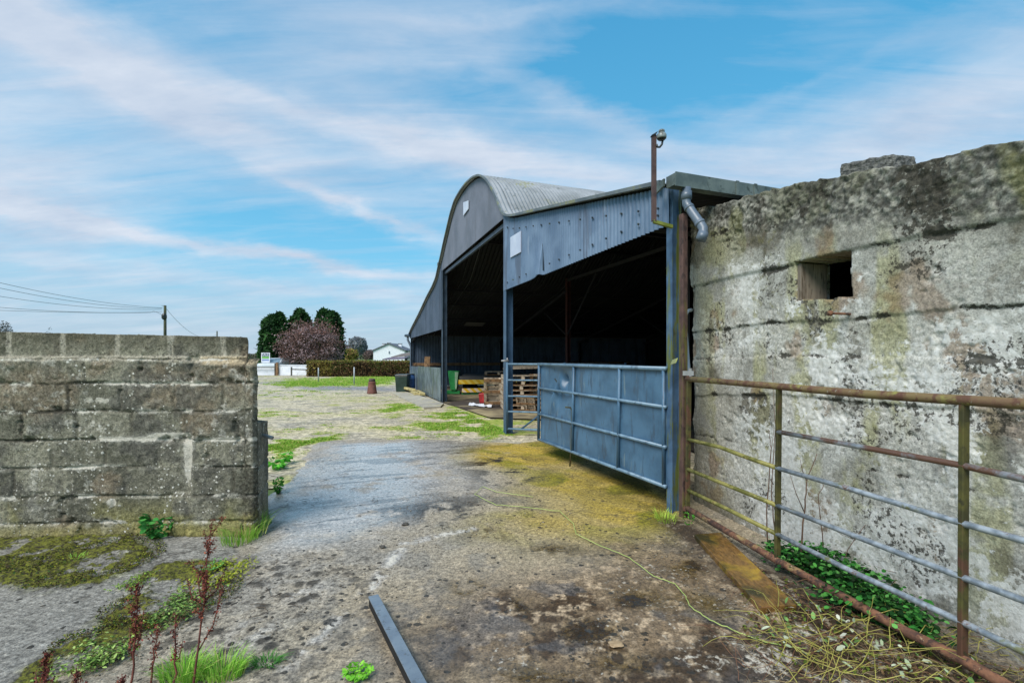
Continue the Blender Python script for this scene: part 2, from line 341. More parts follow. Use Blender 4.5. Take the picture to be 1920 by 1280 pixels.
a, e = R(SUN_AZ), R(SUN_EL); v = Vector((math.sin(a)*math.cos(e), math.cos(a)*math.cos(e), math.sin(e)))
so.rotation_euler = v.to_track_quat('Z', 'Y').to_euler(); so.location = v*50
SC.view_settings.view_transform = 'Standard'; SC.view_settings.look = 'None'; SC.view_settings.exposure = .5; SC.view_settings.gamma = 1

# ------------------------------------------------------------------ ground
def blob(x, y, px, py, rx, ry, p=2.0):
    c = G(px, py); Y = c.y; a = rx*Y/F; b = ry*Y*Y/(F*EYE)
    return np.exp(-(((x-c.x)/a)**2+((y-c.y)/b)**2)**(p/2))
def seg(x, y, p, q, wd):
    p = G(*p); q = G(*q); dx, dy = q.x-p.x, q.y-p.y; t = np.clip(((x-p.x)*dx+(y-p.y)*dy)/(dx*dx+dy*dy), 0, 1)
    return np.exp(-(np.hypot(x-p.x-t*dx, y-p.y-t*dy)/wd)**2)
def inpoly(x, y, P, soft=.08, wob=.0):
    """soft inside-mask of a ground polygon given by measured corners"""
    pts = [G(*p) for p in P]; ins = np.zeros(x.shape, bool); dm = np.full(x.shape, 1e9)
    if wob: x = x+wob*(fbm(x*2.2, y*2.2, 91)-.5)*2; y = y+wob*(fbm(x*2.2, y*2.2, 57)-.5)*2
    for i in range(len(pts)):
        a, b = pts[i], pts[(i+1) % len(pts)]; dx, dy = b.x-a.x, b.y-a.y
        c = ((a.y > y) != (b.y > y)) & (x < dx*(y-a.y)/(dy if abs(dy) > 1e-9 else 1e-9)+a.x); ins ^= c
        t = np.clip(((x-a.x)*dx+(y-a.y)*dy)/(dx*dx+dy*dy), 0, 1); dm = np.minimum(dm, np.hypot(x-a.x-t*dx, y-a.y-t*dy))
    return ss(-soft, soft, np.where(ins, dm, -dm))

# far land: one sheet to the horizon
gm, gnt, gb = newmat('fields'); gco = mapping(gnt)
gc = ramp(gnt, noise(gnt, gco, .03, 5, .6), [(.35, lin(104,122,66)), (.55, lin(98,126,62)), (.7, lin(128,128,84))])
gc = mixn(gnt, 1.0, gc, ramp(gnt, noise(gnt, gco, 3.0, 5, .7), [(.3, (.6,.6,.6)), (.7, (1.3,1.3,1.3))]), 'MULTIPLY')
gnt.links.new(gc, gb.inputs['Base Color']); gb.inputs['Roughness'].default_value = .95
gg = MB(); gg.quad((-1500,-300,-.03), (1500,-300,-.03), (1500,2600,-.03), (-1500,2600,-.03)); tag(gg.build('ground', gm), kind='structure')

# yard: gravel with patchy grass, from the gateway to the hedge
YARD = attrmat('gravel yard', 7, .5, .95, bmp=.7, bd=.02, fine=22, speck=16, layers=[('noise', 0, lin(128,150,56), lin(182,180,104), 5, 1.0, .5, .58, .85, .3), ('noise', 1, lin(96,94,90), lin(70,66,58), 6, 1.0, .5, .6, .7, -.2)])
def yard_masks(x, y):
    n = fbm(x*.55, y*.8, 3); n2 = fbm(x*2.3, y*3.2, 21, 6, .6); n3 = fbm(x*7, y*9, 5)
    far = blob(x, y, 660, 712, 105, 9, 4); nearb = (blob(x, y, 905, 790, 110, 22, 4)+blob(x, y, 880, 770, 60, 12)+blob(x, y, 970, 805, 45, 12)+.7*blob(x, y, 760, 765, 50, 14))*ss(.22, .55, n2)
    strip = inpoly(x, y, [(505,880),(520,850),(590,828),(640,822),(640,812),(510,830)], .25, .2)+.8*blob(x,y,530,832,60,14)
    g = np.clip(1.1*far+nearb+strip*.8*ss(.2, .55, n2), 0, 1.2)+.40*ss(.44, .62, n)+(n2-.5)*1.9+(n3-.5)*.5
    return g, n, n2, n3
xs = np.arange(-26, 9, .07); ys = np.concatenate([np.arange(5.6, 16, .05), np.arange(16, 41, .1)])
X, Y = np.meshgrid(xs, ys); g, n, n2, n3 = yard_masks(X, Y)
grav = mixc(np.broadcast_to(lin(186,175,150), X.shape+(3,)), lin(150,144,132), ss(.35, .7, n2)); grav = mixc(grav, lin(182,172,138), .6*ss(.4, .7, n))
grav = mixc(grav, lin(116,119,128), .8*inpoly(X, Y, [(480,716),(560,712),(640,722),(760,726),(760,733),(640,731),(540,724)], .9, .8))
grass_m = ss(.30, .85, g)
gcol = mixc(np.broadcast_to(lin(168,166,96), X.shape+(3,)), lin(120,160,58), ss(.7, 1.3, g))
yc = mixc(grav, gcol, grass_m*.85)
yc *= (.82+.36*vn(X*14, Y*14, 8))[..., None]
Z = -.012+.05*(fbm(X*.35, Y*.35, 77)-.5)*ss(7.5, 12, Y)+.02*(n2-.5)+.006*(vn(X*20, Y*20, 4)-.5)
tag(npmesh('yard', np.stack([X, Y, Z], -1), gridfaces(*X.shape), YARD, col=yc.reshape(-1, 3), msk=np.stack([np.clip(.15+.42*g, 0, .75), .22+.2*(n2-.5)+.1*n, 0*n], -1)), kind='structure')

# concrete apron in the gateway and in front of the block wall
CONC = attrmat('old concrete', 34, .5, .85, wet=True, bmp=.8, bd=.009, fine=85, speck=75, layers=[('noise', 0, lin(214,208,196), lin(190,180,162), 26, .9, .5, .6, .85, .25), ('noise', 2, lin(40,35,24), lin(120,122,34), 19, 1.0, .5, .58, .92, .8), ('noise', 1, lin(62,46,28), lin(36,33,29), 16, .9, .5, .57, .9, .2), ('spots', 1, lin(58,54,47), lin(40,38,34), 22, .9, 1.2)])
xs = np.arange(-5.6, 3.6, .0125); ys = np.arange(1.25, 8.75, .0125); X, Y = np.meshgrid(xs, ys)
n1 = fbm(X*1.1, Y*1.1, 11); n2 = fbm(X*4.1, Y*4.1, 31, 6, .6); n3 = fbm(X*15, Y*15, 51, 5, .62); n4 = vn(X*60, Y*60, 61); 
edge = inpoly(X, Y, [(560,880),(590,829),(640,824),(760,821),(900,826),(960,830),(1015,826),(1130,845),(1330,905),(1920,1190),(2400,1500),(-400,1500),(-400,1005),(0,1005),(300,1000),(500,1000),(508,930)], .09, .16)
c = mixc(np.broadcast_to(lin(154,144,128), X.shape+(3,)), lin(178,162,136), ss(.4, .62, n1)*.8)
c = mixc(c, lin(132,128,121), .55*ss(.47, .62, n2))
# left slab: darker grey brushed concrete
slab = inpoly(X, Y, [(-500,1500),(150,1500),(60,1300),(300,1150),(440,1040),(430,1000),(-500,1000)], .05, .07)
rib = .5+.5*np.sin((Y*.97+X*.22+.03*n1)*2*np.pi/.035)
c = mixc(c, lin(142,139,132)*(.72+.4*rib*(.4+n3))[..., None], slab*.9)
# wet belt, with the pale sky sheen painted into its colour
wet_sheen = np.clip(1.1*blob(X, Y, 730, 880, 190, 55, 3)+.8*blob(X, Y, 640, 960, 150, 40)+.9*blob(X, Y, 760, 838, 170, 12, 3)+.35*blob(X, Y, 560, 1010, 80, 50), 0, 1)*ss(.25, .5, n1*.5+n2*.5)
c = mixc(c, lin(188,184,180), .85*wet_sheen)
lines = ss(.52, .66, fbm(X*1.5+Y*.4, Y*9-X*3.4, 71)); c = mixc(c, lin(72,72,74), .55*lines*wet_sheen)
# brown wet lower right
br = np.clip(1.15*blob(X, Y, 1130, 1180, 360, 140, 3)+blob(X, Y, 1330, 1220, 280, 140)+.9*blob(X, Y, 1250, 1060, 120, 70), 0, 1)
c = mixc(c, lin(118,98,74), .9*br); c = mixc(c, lin(58,40,22), br*ss(.5, .6, fbm(X*2.6, Y*2.6, 83, 6, .62))*.85); c = mixc(c, lin(196,172,142), .7*br*ss(.54, .66, n3))
c = mixc(c, lin(92,92,94), .55*br*ss(.54, .62, fbm(X*3.1, Y*3.4, 87, 6, .6)))
# yellow algae round the gate
alg = np.clip(1.1*blob(X, Y, 1010, 850, 110, 26, 3)+1.1*blob(X, Y, 1110, 910, 130, 36, 3)+blob(X, Y, 1190, 950, 80, 36, 3)+.75*blob(X, Y, 1060, 980, 150, 36)+.9*blob(X, Y, 940, 850, 60, 20), 0, 1)
u_ = (X*.62+Y*.78); v_ = (X*.78-Y*.62); alg = alg*ss(.20, .46, n2*.45+n1*.25+.4*fbm(u_*5.5, v_*1.2, 191, 6, .6)+.12*(n3-.5))*(.75+.5*fbm(u_*9, v_*1.5, 193, 5))
c = mixc(c, lin(178,152,62), .95*alg); c = mixc(c, lin(128,122,22), .85*alg*ss(.48, .62, fbm(X*2.2, Y*2.2, 93, 6)))
c = mixc(c, lin(86,78,24), .75*np.clip(blob(X, Y, 1180, 915, 90, 28)+blob(X, Y, 1235, 960, 30, 24), 0, 1)*ss(.35, .6, n2))
# dark muck
dk = np.clip(blob(X, Y, 940, 870, 70, 18)+.9*blob(X, Y, 960, 895, 60, 16)+.6*blob(X, Y, 870, 950, 110, 26)+.6*blob(X, Y, 770, 960, 130, 18), 0, 1)*ss(.42, .56, n2+.25*(n3-.5))
c = mixc(c, lin(40,37,32), .9*dk)
# puddle stains and moss dabs
pud = np.clip(sum(blob(X, Y, *q) for q in [(900,995,34,14), (930,1010,22,10), (880,1095,44,12), (870,1120,22,20), (985,1130,22,16), (1040,1030,60,12), (1000,1260,80,24), (1100,1180,60,22), (1210,1120,60,20), (1330,1130,40,30), (1180,1240,70,20), (1290,1060,40,20)]), 0, 1)*ss(.40, .52, n2*.6+n3*.4)
c = mixc(c, lin(86,68,26), .85*pud)
# white lime streak and crack
lime = np.clip(seg(X, Y, (885,990), (760,1020), .05)+seg(X, Y, (760,1020), (690,1110), .05)+.7*seg(X, Y, (690,1110), (540,1250), .045)+.5*blob(X, Y, 480, 1190, 60, 30)+.5*blob(X,Y,560,1110,60,20), 0, 1)*ss(.38, .56, n3*.65+n2*.35)
c = mixc(c, lin(206,206,208), .45*lime)
# dark spots on the left of the drive
wd, wid = worley(X*7+.5*n2, Y*7, 5); spot = ss(.36, .22, wd+.35*(n3-.5))*(wid > .42)
sreg = np.clip(blob(X, Y, 520, 1110, 200, 90, 3)+blob(X, Y, 480, 1200, 160, 80, 3), 0, 1)
wd2, wid2 = worley(X*17, Y*17+.5*n3, 15); spot2 = ss(.34, .2, wd2)*(wid2 > .5)
c = mixc(c, lin(58,54,48), .85*np.clip(spot*sreg+.8*spot2*np.clip(sreg+.3, 0, 1)*(1-.6*wet_sheen), 0, 1))
# soil by the steel gate and moss on the slab
soil = np.clip(seg(X, Y, (1270,985), (1420,1090), .16)+seg(X, Y, (1420,1090), (1640,1200), .22)+seg(X, Y, (1640,1200), (1900,1320), .3)+.8*blob(X, Y, 1500, 1250, 160, 60), 0, 1)
c = mixc(c, lin(62,48,34), np.clip(soil*(.5+n2)*1.15, 0, .95)); c = mixc(c, lin(150,138,118), .8*soil*ss(.62, .7, n3))
mossz = np.clip(inpoly(X, Y, [(-300,1000),(275,1004),(290,1030),(270,1060),(200,1095),(60,1115),(-300,1125)], .08, .12)
        +inpoly(X, Y, [(300,1052),(410,1052),(470,1065),(455,1085),(380,1110),(330,1150),(240,1210),(190,1240),(130,1290),(20,1290),(80,1240),(170,1190),(215,1130),(250,1085)], .06, .1)+.8*blob(X, Y, 455, 1050, 22, 8), 0, 1)
mossm = mossz*ss(.36, .5, n2*.65+n3*.35)
mc = mixc(np.broadcast_to(lin(50,46,32), X.shape+(3,)), lin(98,100,26), ss(.5, .62, n3)); mc = mixc(mc, lin(146,152,40), .7*ss(.58, .68, fbm(X*8, Y*8, 99)))
mc = mixc(mc, lin(36,32,26), ss(.55, .45, n3)*.6)
c = mixc(c, mc, mossm*.6)
c = mixc(c, lin(52,48,42), .75*np.clip(seg(X+.05*(n2-.5), Y+.10*(n3-.5), (545,985), (760,958), .016)+seg(X, Y+.12*(n3-.5), (760,958), (1010,950), .016), 0, 1)*ss(.35, .55, n2))
crack = np.abs(fbm(X*.9, Y*.9, 120, 6)-.5); c = mixc(c, lin(60,54,46), .5*ss(.006, .001, crack)*(1-wet_sheen))
c *= (.72+.5*n4)[..., None]*(.86+.24*n3)[..., None]*(1-.12*ss(.42,.58,n1))[..., None]
wet = np.clip(.34*ss(.42,.58,n1)+wet_sheen*1.15*(.7+1.2*(n2-.4))+.85*pud+.55*br*ss(.44, .6, n2)+.3*dk, 0, 1)*(1-mossm)*(1-soil*.6)
Z = -.03+.034*edge+.010*(n2-.5)*(1-.5*wet_sheen)+.007*(n3-.5)+.004*(n4-.5)*(1-wet_sheen)+mossm*(.006+.016*ss(.4, .75, n3)+.012*(n4-.5))+.006*spot*sreg+soil*.018*n3-.012*pud+.012*slab-.002*rib*slab
f1 = np.clip(.22+.42*lime+.20*br*ss(.4,.6,n2)+.16*soil+.1*(n2-.5), 0, 1)
f2 = np.clip(.10+.34*pud+.40*dk+.26*br*ss(.42,.58,fbm(X*2.6, Y*2.6, 83, 6, .62))+.28*sreg+.22*soil+.16*lines*wet_sheen+.16*alg*ss(.5,.62,n2), 0, 1)*(1-.7*lime)
f3 = np.clip(.30*mossz+.40*mossm*mossz+.2*alg*ss(.45,.6,n1)+.10*slab*ss(.5,.6,n1), 0, 1)
keep = ((edge > .04)[:-1, :-1] & (edge > .04)[1:, 1:]).ravel()
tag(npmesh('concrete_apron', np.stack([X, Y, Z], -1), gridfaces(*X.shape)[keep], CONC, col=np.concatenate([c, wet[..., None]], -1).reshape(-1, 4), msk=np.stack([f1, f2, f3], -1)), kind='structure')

# ------------------------------------------------------------------ blade and leaf clouds
def blades(P, h, wd, lean=.5, cols=(lin(96,150,40), lin(132,180,60)), sd=1, dirs=None):
    g_ = np.random.default_rng(sd); P = np.asarray(P, float); n = len(P)
    th = g_.uniform(0, 2*np.pi, n) if dirs is None else np.asarray(dirs)+g_.normal(0, .5, n)
    h = np.asarray(h)*g_.uniform(.55, 1.15, n); L = h*lean*g_.uniform(.2, 1.4, n)
    d_ = np.stack([np.cos(th), np.sin(th), 0*th], -1); s_ = np.stack([-np.sin(th+g_.normal(0,.7,n)), np.cos(th), 0*th], -1)*(wd*g_.uniform(.7, 1.2, n))[:, None]/2
    up = np.array([0, 0, 1.]); b = P; m_ = P+d_*(L*.35)[:, None]+up*(h*.6)[:, None]; t = P+d_*L[:, None]+up*(h*np.clip(1-lean*.18, .5, 1))[:, None]
    V = np.stack([b-s_, b+s_, m_+s_*.75, m_-s_*.75, t+s_*.08, t-s_*.08], 1).reshape(-1, 3)
    i = np.arange(n)[:, None]*6; Fc = np.concatenate([i+np.array([0,1,2,3]), i+np.array([3,2,4,5])])
    k = g_.uniform(0, 1, n)[:, None]; c_ = np.asarray(cols[0])*(1-k)+np.asarray(cols[1])*k
    if len(cols) > 2: c_ = np.where((g_.uniform(0, 1, n) < .15)[:, None], np.asarray(cols[2]), c_)
    return V, Fc, np.repeat(c_, 6, 0)
def leaves(P, size, cols, sd=1, aspect=1.0, up=0.0, ngon=4):
    """small leaf faces at the given points, random facing; up>0 turns them towards the sky"""
    g_ = np.random.default_rng(sd); P = np.asarray(P, float); n = len(P)
    nn = g_.normal(0, 1, (n, 3)); nn[:, 2] = np.abs(nn[:, 2])+up*2; nn /= np.linalg.norm(nn, axis=1)[:, None]
    a = np.cross(nn, g_.normal(0, 1, (n, 3))); a /= np.linalg.norm(a, axis=1)[:, None]; b = np.cross(nn, a)
    s_ = (np.asarray(size)*g_.uniform(.6, 1.3, n))[:, None]*.5
    if ngon == 4: q = [P-a*s_*aspect, P+b*s_*.8+nn*s_*.2, P+a*s_*aspect, P-b*s_*.8+nn*s_*.2]
    else: q = [P-a*s_*aspect, P-a*s_*.55*aspect+b*s_*.62+nn*s_*.12, P+a*s_*.35*aspect+b*s_*.66+nn*s_*.2, P+a*s_*aspect, P+a*s_*.35*aspect-b*s_*.66+nn*s_*.2, P-a*s_*.55*aspect-b*s_*.62+nn*s_*.12]
    V = np.stack(q, 1).reshape(-1, 3); Fc = np.arange(n*ngon).reshape(n, ngon); cols = np.asarray(cols)
    c_ = cols[g_.integers(0, len(cols), n)] if cols.ndim == 2 and len(cols) != n else cols
    c_ = c_*g_.uniform(.75, 1.25, (n, 1))
    return V, Fc, np.repeat(c_, ngon, 0)
def merge(*L):
    V, Fc, C = [], [], []; o = 0
    for v, f, c_ in L: V.append(v); Fc.append(f+o); C.append(c_); o += len(v)
    return np.concatenate(V), np.concatenate(Fc), np.concatenate(C)

# grass over the yard: nobody could count it
g_ = np.random.default_rng(3); n = 420000
px = g_.uniform(480, 1060, n); Yg = 7.0+g_.beta(.8, 1.6, n)*30; xg = (px-960)/F*Yg+g_.uniform(-.6,.6,n)
gm_, a1, a2, a3 = yard_masks(xg, Yg); keep = (gm_+g_.normal(0, .12, n) > .72) & ~((xg > -2.2) & (Yg < 15.0) & (.94*(xg+.13)+.342*(Yg-9.47) > .1)) & (Yg < 36)
ed = inpoly(xg, Yg, [(560,880),(590,829),(640,824),(760,821),(900,826),(960,830),(1015,826),(1130,845),(1330,1010),(1700,1230)], .05, .1); keep &= ed < .3
xg, Yg, gm_ = xg[keep][:130000], Yg[keep][:130000], gm_[keep][:130000]
hh = .03+.05*np.clip(gm_-.8, 0, .9)+.02*(Yg > 18)
v_, f_, c_ = blades(np.stack([xg, Yg, np.full(len(xg), -.02)], -1), hh, .008+.0007*Yg, .9, (lin(100,150,44), lin(160,196,76), lin(196,186,110)), 5)
tag(npmesh('grass', v_, f_, LEAF, col=c_), 'short patchy green grass growing through the gravel yard', 'grass', kind='stuff')
# ------------------------------------------------------------------ rough masonry as height fields with real relief
WALLM = attrmat('blockwork', 38, .45, .92, bmp=.9, bd=.008, fine=90, speck=80, layers=[('noise', 1, lin(176,170,156), lin(206,200,188), 24, .8, .5, .56, .85, .3), ('noise', 2, lin(50,47,40), lin(70,66,56), 30, .9, .5, .58, .75, -.5), ('spots', 0, lin(180,176,164), lin(214,210,200), 42, .9, .4)])
STONEM = attrmat('mass concrete', 40, .36, .92, bmp=.6, bd=.007, fine=95, layers=[('noise', 0, lin(190,188,181), lin(224,223,219), 16, 1.0, .5, .56, .85, .1), ('noise', 2, lin(128,124,62), lin(92,90,50), 13, .8, .5, .6, .7, .0), ('noise', 1, lin(40,38,33), lin(74,70,60), 32, 1.0, .5, .56, .9, -.9)])
def relief_wall(name, m, P0, dr, nr, A, Zv, disp, col, thick, parent, ztop=None, cut=None, jitter=None, skew=(0,0,0)):
    """front face as a fine grid over (along, height) with displacement, then extruded backwards for its thickness"""
    P0, dr, nr = np.array(P0), np.array(dr), np.array(nr)
    if ztop is None: Zg = np.broadcast_to(Zv[:, None], (len(Zv), len(A))).copy()
    else: Zg = Zv[:, None]*ztop(A)[None, :]
    Ag = np.broadcast_to(A[None, :], Zg.shape).copy()
    if jitter is not None: Ag, Zg = jitter(Ag, Zg)
    D = disp(Ag, Zg); C = col(Ag, Zg); MK = C[..., 3:6] if C.shape[-1] == 6 else None; C = C[..., :3]
    V = P0+Ag[..., None]*dr+np.array([0,0,1])*Zg[..., None]+nr*D[..., None]
    Fc = gridfaces(*Ag.shape)
    if cut is not None:
        k = cut(Ag, Zg); q = ~(k[:-1, :-1] & k[1:, 1:] & k[:-1, 1:] & k[1:, :-1]); Fc = Fc[q.ravel()]
    o = npmesh(name, V, Fc, m, parent, C.reshape(-1, 3), msk=MK)
    bm = bmesh.new(); bm.from_mesh(o.data)
    bmesh.ops.delete(bm, geom=[x for x in bm.verts if not x.link_faces], context='VERTS')
    be = [x for x in bm.edges if len(x.link_faces) == 1]
    for _ in range(3):
        r = bmesh.ops.extrude_edge_only(bm, edges=be); nv = [x for x in r['geom'] if isinstance(x, bmesh.types.BMVert)]; be = [x for x in r['geom'] if isinstance(x, bmesh.types.BMEdge)]
        be = [e for e in be if all(v in set(nv) for v in e.verts)] if False else be
        off = Vector(nr)*(-thick/3)+Vector(skew)/3
        for x in nv: x.co += off+Vector((0, 0, random.uniform(-.006, .006)))
    bmesh.ops.recalc_face_normals(bm, faces=bm.faces); bm.to_mesh(o.data); bm.free()
    for p in o.data.polygons: p.use_smooth = True
    return o

# ---- block wall on the left
CY = [1.755, 1.567, 1.351, 1.107, .858, .619, .365, .14, -.05]
wdir = np.array([-1, -.047, 0.]); wdir /= np.linalg.norm(wdir); wn_ = np.array([.047, -1, 0.])
wP = np.array([-2.25, 4.115, 0.])
def block_ids(a, z):
    zz = z+.03*(fbm(a*2.1, z*.8, 7, 5)-.5)+.010*(fbm(a*14, z*14, 8, 3)-.5); a = a+.02*(fbm(a*5, z*7, 9, 4)-.5)
    row = np.zeros(z.shape, int); lo = np.zeros(z.shape); hi = np.full(z.shape, 1.755+.02*a)
    for i in range(8):
        top = CY[i] if i else 1.755+.02*a
        m = (zz <= top) & (zz > CY[i+1]); row = np.where(m, i, row); lo = np.where(m, CY[i+1], lo); hi = np.where(m, top, hi)
    off = np.array([.145, .36, .17, .30, .02, .27, .08, .35])[row]; ln = .455+.02*np.sin(row*3.)
    k = np.floor((a+off)/ln); xl = (a+off)-k*ln
    dz = np.minimum(zz-lo, hi-zz); dz = np.where((row == 0) & (hi-zz < zz-lo), 9, dz); da = np.minimum(xl, ln-xl)
    return row, k, dz, da
def bw_fields(a, z):
    row, k, dz, da = block_ids(a, z)
    n2 = fbm(a*5, z*5, 3, 6, .6); n3 = fbm(a*22, z*22, 13, 5, .62); big = fbm(a*1.4, z*1.4, 23)
    jw = np.where(row == 0, .02, .011)+.010*(n2-.5); jz = np.where(row == 0, .012, .010)+.008*(n2-.5)
    j = np.maximum(ss(jw+.012, jw-.004, da), ss(jz+.012, jz-.004, dz))
    return row, k, dz, da, n2, n3, big, j
def bw_disp(a, z):
    row, k, dz, da, n2, n3, big, j = bw_fields(a, z)
    d_ = .016*(n3-.5)+.022*(n2-.5)-.03*ss(.62, .74, fbm(a*7, z*7, 39, 5))*ss(.06, .01, np.minimum(dz, da))-(.008*j*ss(.42, .62, fbm(a*1.7, z*2.2, 29))+.010*ss(.016, .002, dz)*ss(.42, .60, fbm(a*3.4, z*3, 30, 5)))*np.where(row == 0, .15, 1)+.008*(_h(k.astype(np.int64), row.astype(np.int64), 5)-.5)
    d_ = d_+.045*ss(.60, .53, a+.06*(n2-.5))*ss(1.56, 1.50, z)-.03*ss(.03, .0, a)*n3*2+.04*ss(.74, .70, a)*ss(.40, .36, z)*ss(.52, .60, a)
    d_ = d_-.02*ss(1.57, 1.60, z)+.02*ss(1.62, 1.50, z)*ss(1.45, 1.52, z)*ss(.5, .3, n2)
    return d_
def bw_col(a, z):
    row, k, dz, da, n2, n3, big, j = bw_fields(a, z)
    t = _h(k.astype(np.int64)+50, row.astype(np.int64), 9)
    c = mixc(np.broadcast_to(lin(92,90,78), a.shape+(3,)), lin(132,128,112), ss(.0, 1., t)); c = mixc(c, lin(124,110,92), .7*ss(.5, .62, fbm(a*2.3, z*2.3, 33)))
    c = mixc(c, lin(82,80,74), .75*ss(.48, .64, n2)*ss(.35, .6, big+.15)); c = mixc(c, lin(140,136,122), .4*ss(.55, .7, n3))
    c = mixc(c, lin(70,66,56), .55*j*(row > 0)*ss(.42, .6, fbm(a*2.6, z*2.6, 37, 5)))
    mort = j*(row <= 0)*1.; c = mixc(c, lin(150,144,130), np.clip(mort*1.1, 0, 1)*.9)
    skirt = ss(1.60, 1.575, z)*ss(1.535, 1.55, z+.03*(fbm(a*3, z, 5)-.5)*2); c = mixc(c, lin(158,150,134), skirt*.85)
    fil = ss(.52, .44, a+.1*(n2-.5))*ss(1.50, 1.53, z)*ss(1.6, 1.57, z); c = mixc(c, lin(172,154,124), fil*.8)
    c = mixc(c, lin(56,53,45), .5*ss(.013, .003, dz)*(row > 0)*ss(.42, .60, fbm(a*3.4, z*3, 30, 5))); c = mixc(c, lin(84,80,66), .75*((row == 0) & (j < .5))*ss(1.57, 1.8, z)); c = mixc(c, lin(74,72,64), .7*ss(.1, .0, a)*(z < 1.5)*n2*1.4)
    # white lichen and lime
    lich = ss(.62, .70, fbm(a*15, z*15, 44, 5, .66))*ss(.44, .56, fbm(a*1.8, z*2.2, 45)+.10*ss(.05, .01, dz)+.0)
    wd_, wi_ = worley(a*36, z*36, 8); spk = ss(.34, .22, wd_+.2*(n3-.5))*(wi_ > .70)*ss(.47, .58, fbm(a*2.6, z*2.6, 46, 5))
    jl = ss(.035, .008, dz)*ss(.52, .6, fbm(a*4, z*9, 47, 5))*(row > 0)
    c = mixc(c, lin(196,192,182), np.clip(.35*lich+.35*jl, 0, .9)*(row > 0))
    ELL = [(.60, .60, .045, .14, .8), (.60, .80, .05, .09, .8), (1.0, .86, .25, .035, .8), (.75, .90, .2, .02, .9), (1.9, .5, .05, .2, .6), (1.0, 1.35, .3, .04, .6), (1.35, 1.2, .15, .03, .5), (1.25, .30, .05, .05, .7), (1.4, .98, .2, .12, .35), (2.0, .25, .25, .08, .3)]
    for (ax, zz, ra, rz, am) in ELL:
        c = mixc(c, lin(180,177,168), .42*am*np.exp(-((a-ax)/ra)**2-((z-zz)/rz)**2)*ss(.3, .55, n2*.5+n3*.5))
    # damp algae near the foot
    c = mixc(c, lin(138,132,72), .6*ss(.42, .1, z)*ss(.38, .55, fbm(a*2.5, z*3, 66))); c = mixc(c, lin(150,140,84), .55*ss(.16, .05, z)); c = mixc(c, lin(66,60,40), .8*ss(.04, .0, z+.03*(n2-.5)))
    cl = fbm(a*2.6, z*2.6, 46, 5); f0 = np.clip(.30*ss(.44, .64, cl)+.35*ss(.05, .01, dz)*ss(.4, .6, cl), 0, .8)*(row > 0)
    f1 = (.25+.44*(fbm(a*2.0, z*2.6, 45, 5)-.35)+.26*ss(.03, .006, dz)*ss(.46, .62, fbm(a*4, z*9, 47, 5)))*(row > 0)
    for (ax, zz, ra, rz, am) in ELL: f1 = f1+.5*am*np.exp(-((a-ax)/ra)**2-((z-zz)/rz)**2)
    f2 = .14+.30*ss(.42, .66, fbm(a*2.4, z*2.4, 48, 5))+.14*j*(row > 0)+.1*ss(.5, .0, a)
    return np.concatenate([c*(.80+.4*n3)[..., None], np.stack([f0, f1, f2], -1)], -1)
BWROOT = thing('block_wall', 'low grey concrete block wall with mortar patched cap course and white lichen spots', 'wall', (-3.3, 4.1, 0))
A = np.concatenate([np.arange(0, 2.6, .0075), np.arange(2.6, 5.5, .03)])
relief_wall('blockwork', WALLM, wP, wdir, wn_, A, np.linspace(-.04, 1, 235), bw_disp, bw_col, .21, BWROOT,
            skew=(-.14,0,0), ztop=lambda a: 1.755+.02*a-.19*ss(.10, .09, a)+.008*(fbm(a*6, a*0, 4)-.5))
# lower return pier behind the wall's end, a little wider
e1 = np.array([-.322, .947, 0.]); en = np.array([.947, .322, 0.])
def ep_disp(a, z): return .02*(fbm(a*5, z*5, 303)-.5)+.012*(fbm(a*22, z*22, 313)-.5)-.012*ss(.02, .0, np.abs(z-.58))-.012*ss(.02, .0, np.abs(z-.34))
def ep_col(a, z):
    n2 = fbm(a*5, z*5, 303, 6); n3 = fbm(a*20, z*20, 305)
    c = mixc(np.broadcast_to(lin(100,96,84), a.shape+(3,)), lin(128,122,106), ss(.4, .6, n2)); c = mixc(c, lin(70,68,56), .6*ss(.5, .62, fbm(a*3, z*1.4, 310)))
    wd_, wi_ = worley(a*36, z*36, 308); c = mixc(c, lin(190,186,176), .8*ss(.34, .22, wd_)*(wi_ > .85)); c = mixc(c, lin(120,112,60), .5*ss(.3, .0, z))
    return np.concatenate([c*(.95+.4*n3)[..., None]*1.15, np.stack([.25*ss(.4,.6,n2), .2+.2*(n2-.5), .2+.1*n3], -1)], -1)
relief_wall('end_pier', WALLM, np.array([-2.265, 4.135, 0.]), e1, en, np.arange(0, .54, .008), np.linspace(-.04, 1, 130), ep_disp, ep_col, .25, BWROOT, skew=(0,.16,0), ztop=lambda a: .96+.02*np.sin(a*9)+.03*ss(.2, 0, a))
pp = MB(); p0 = at(489, 815, 4.36); p1 = at(511, 820.5, 4.30); pp.tube([p0, p1], .0165, 12); pp.build('pipe_stub', PIN, BWROOT, True)

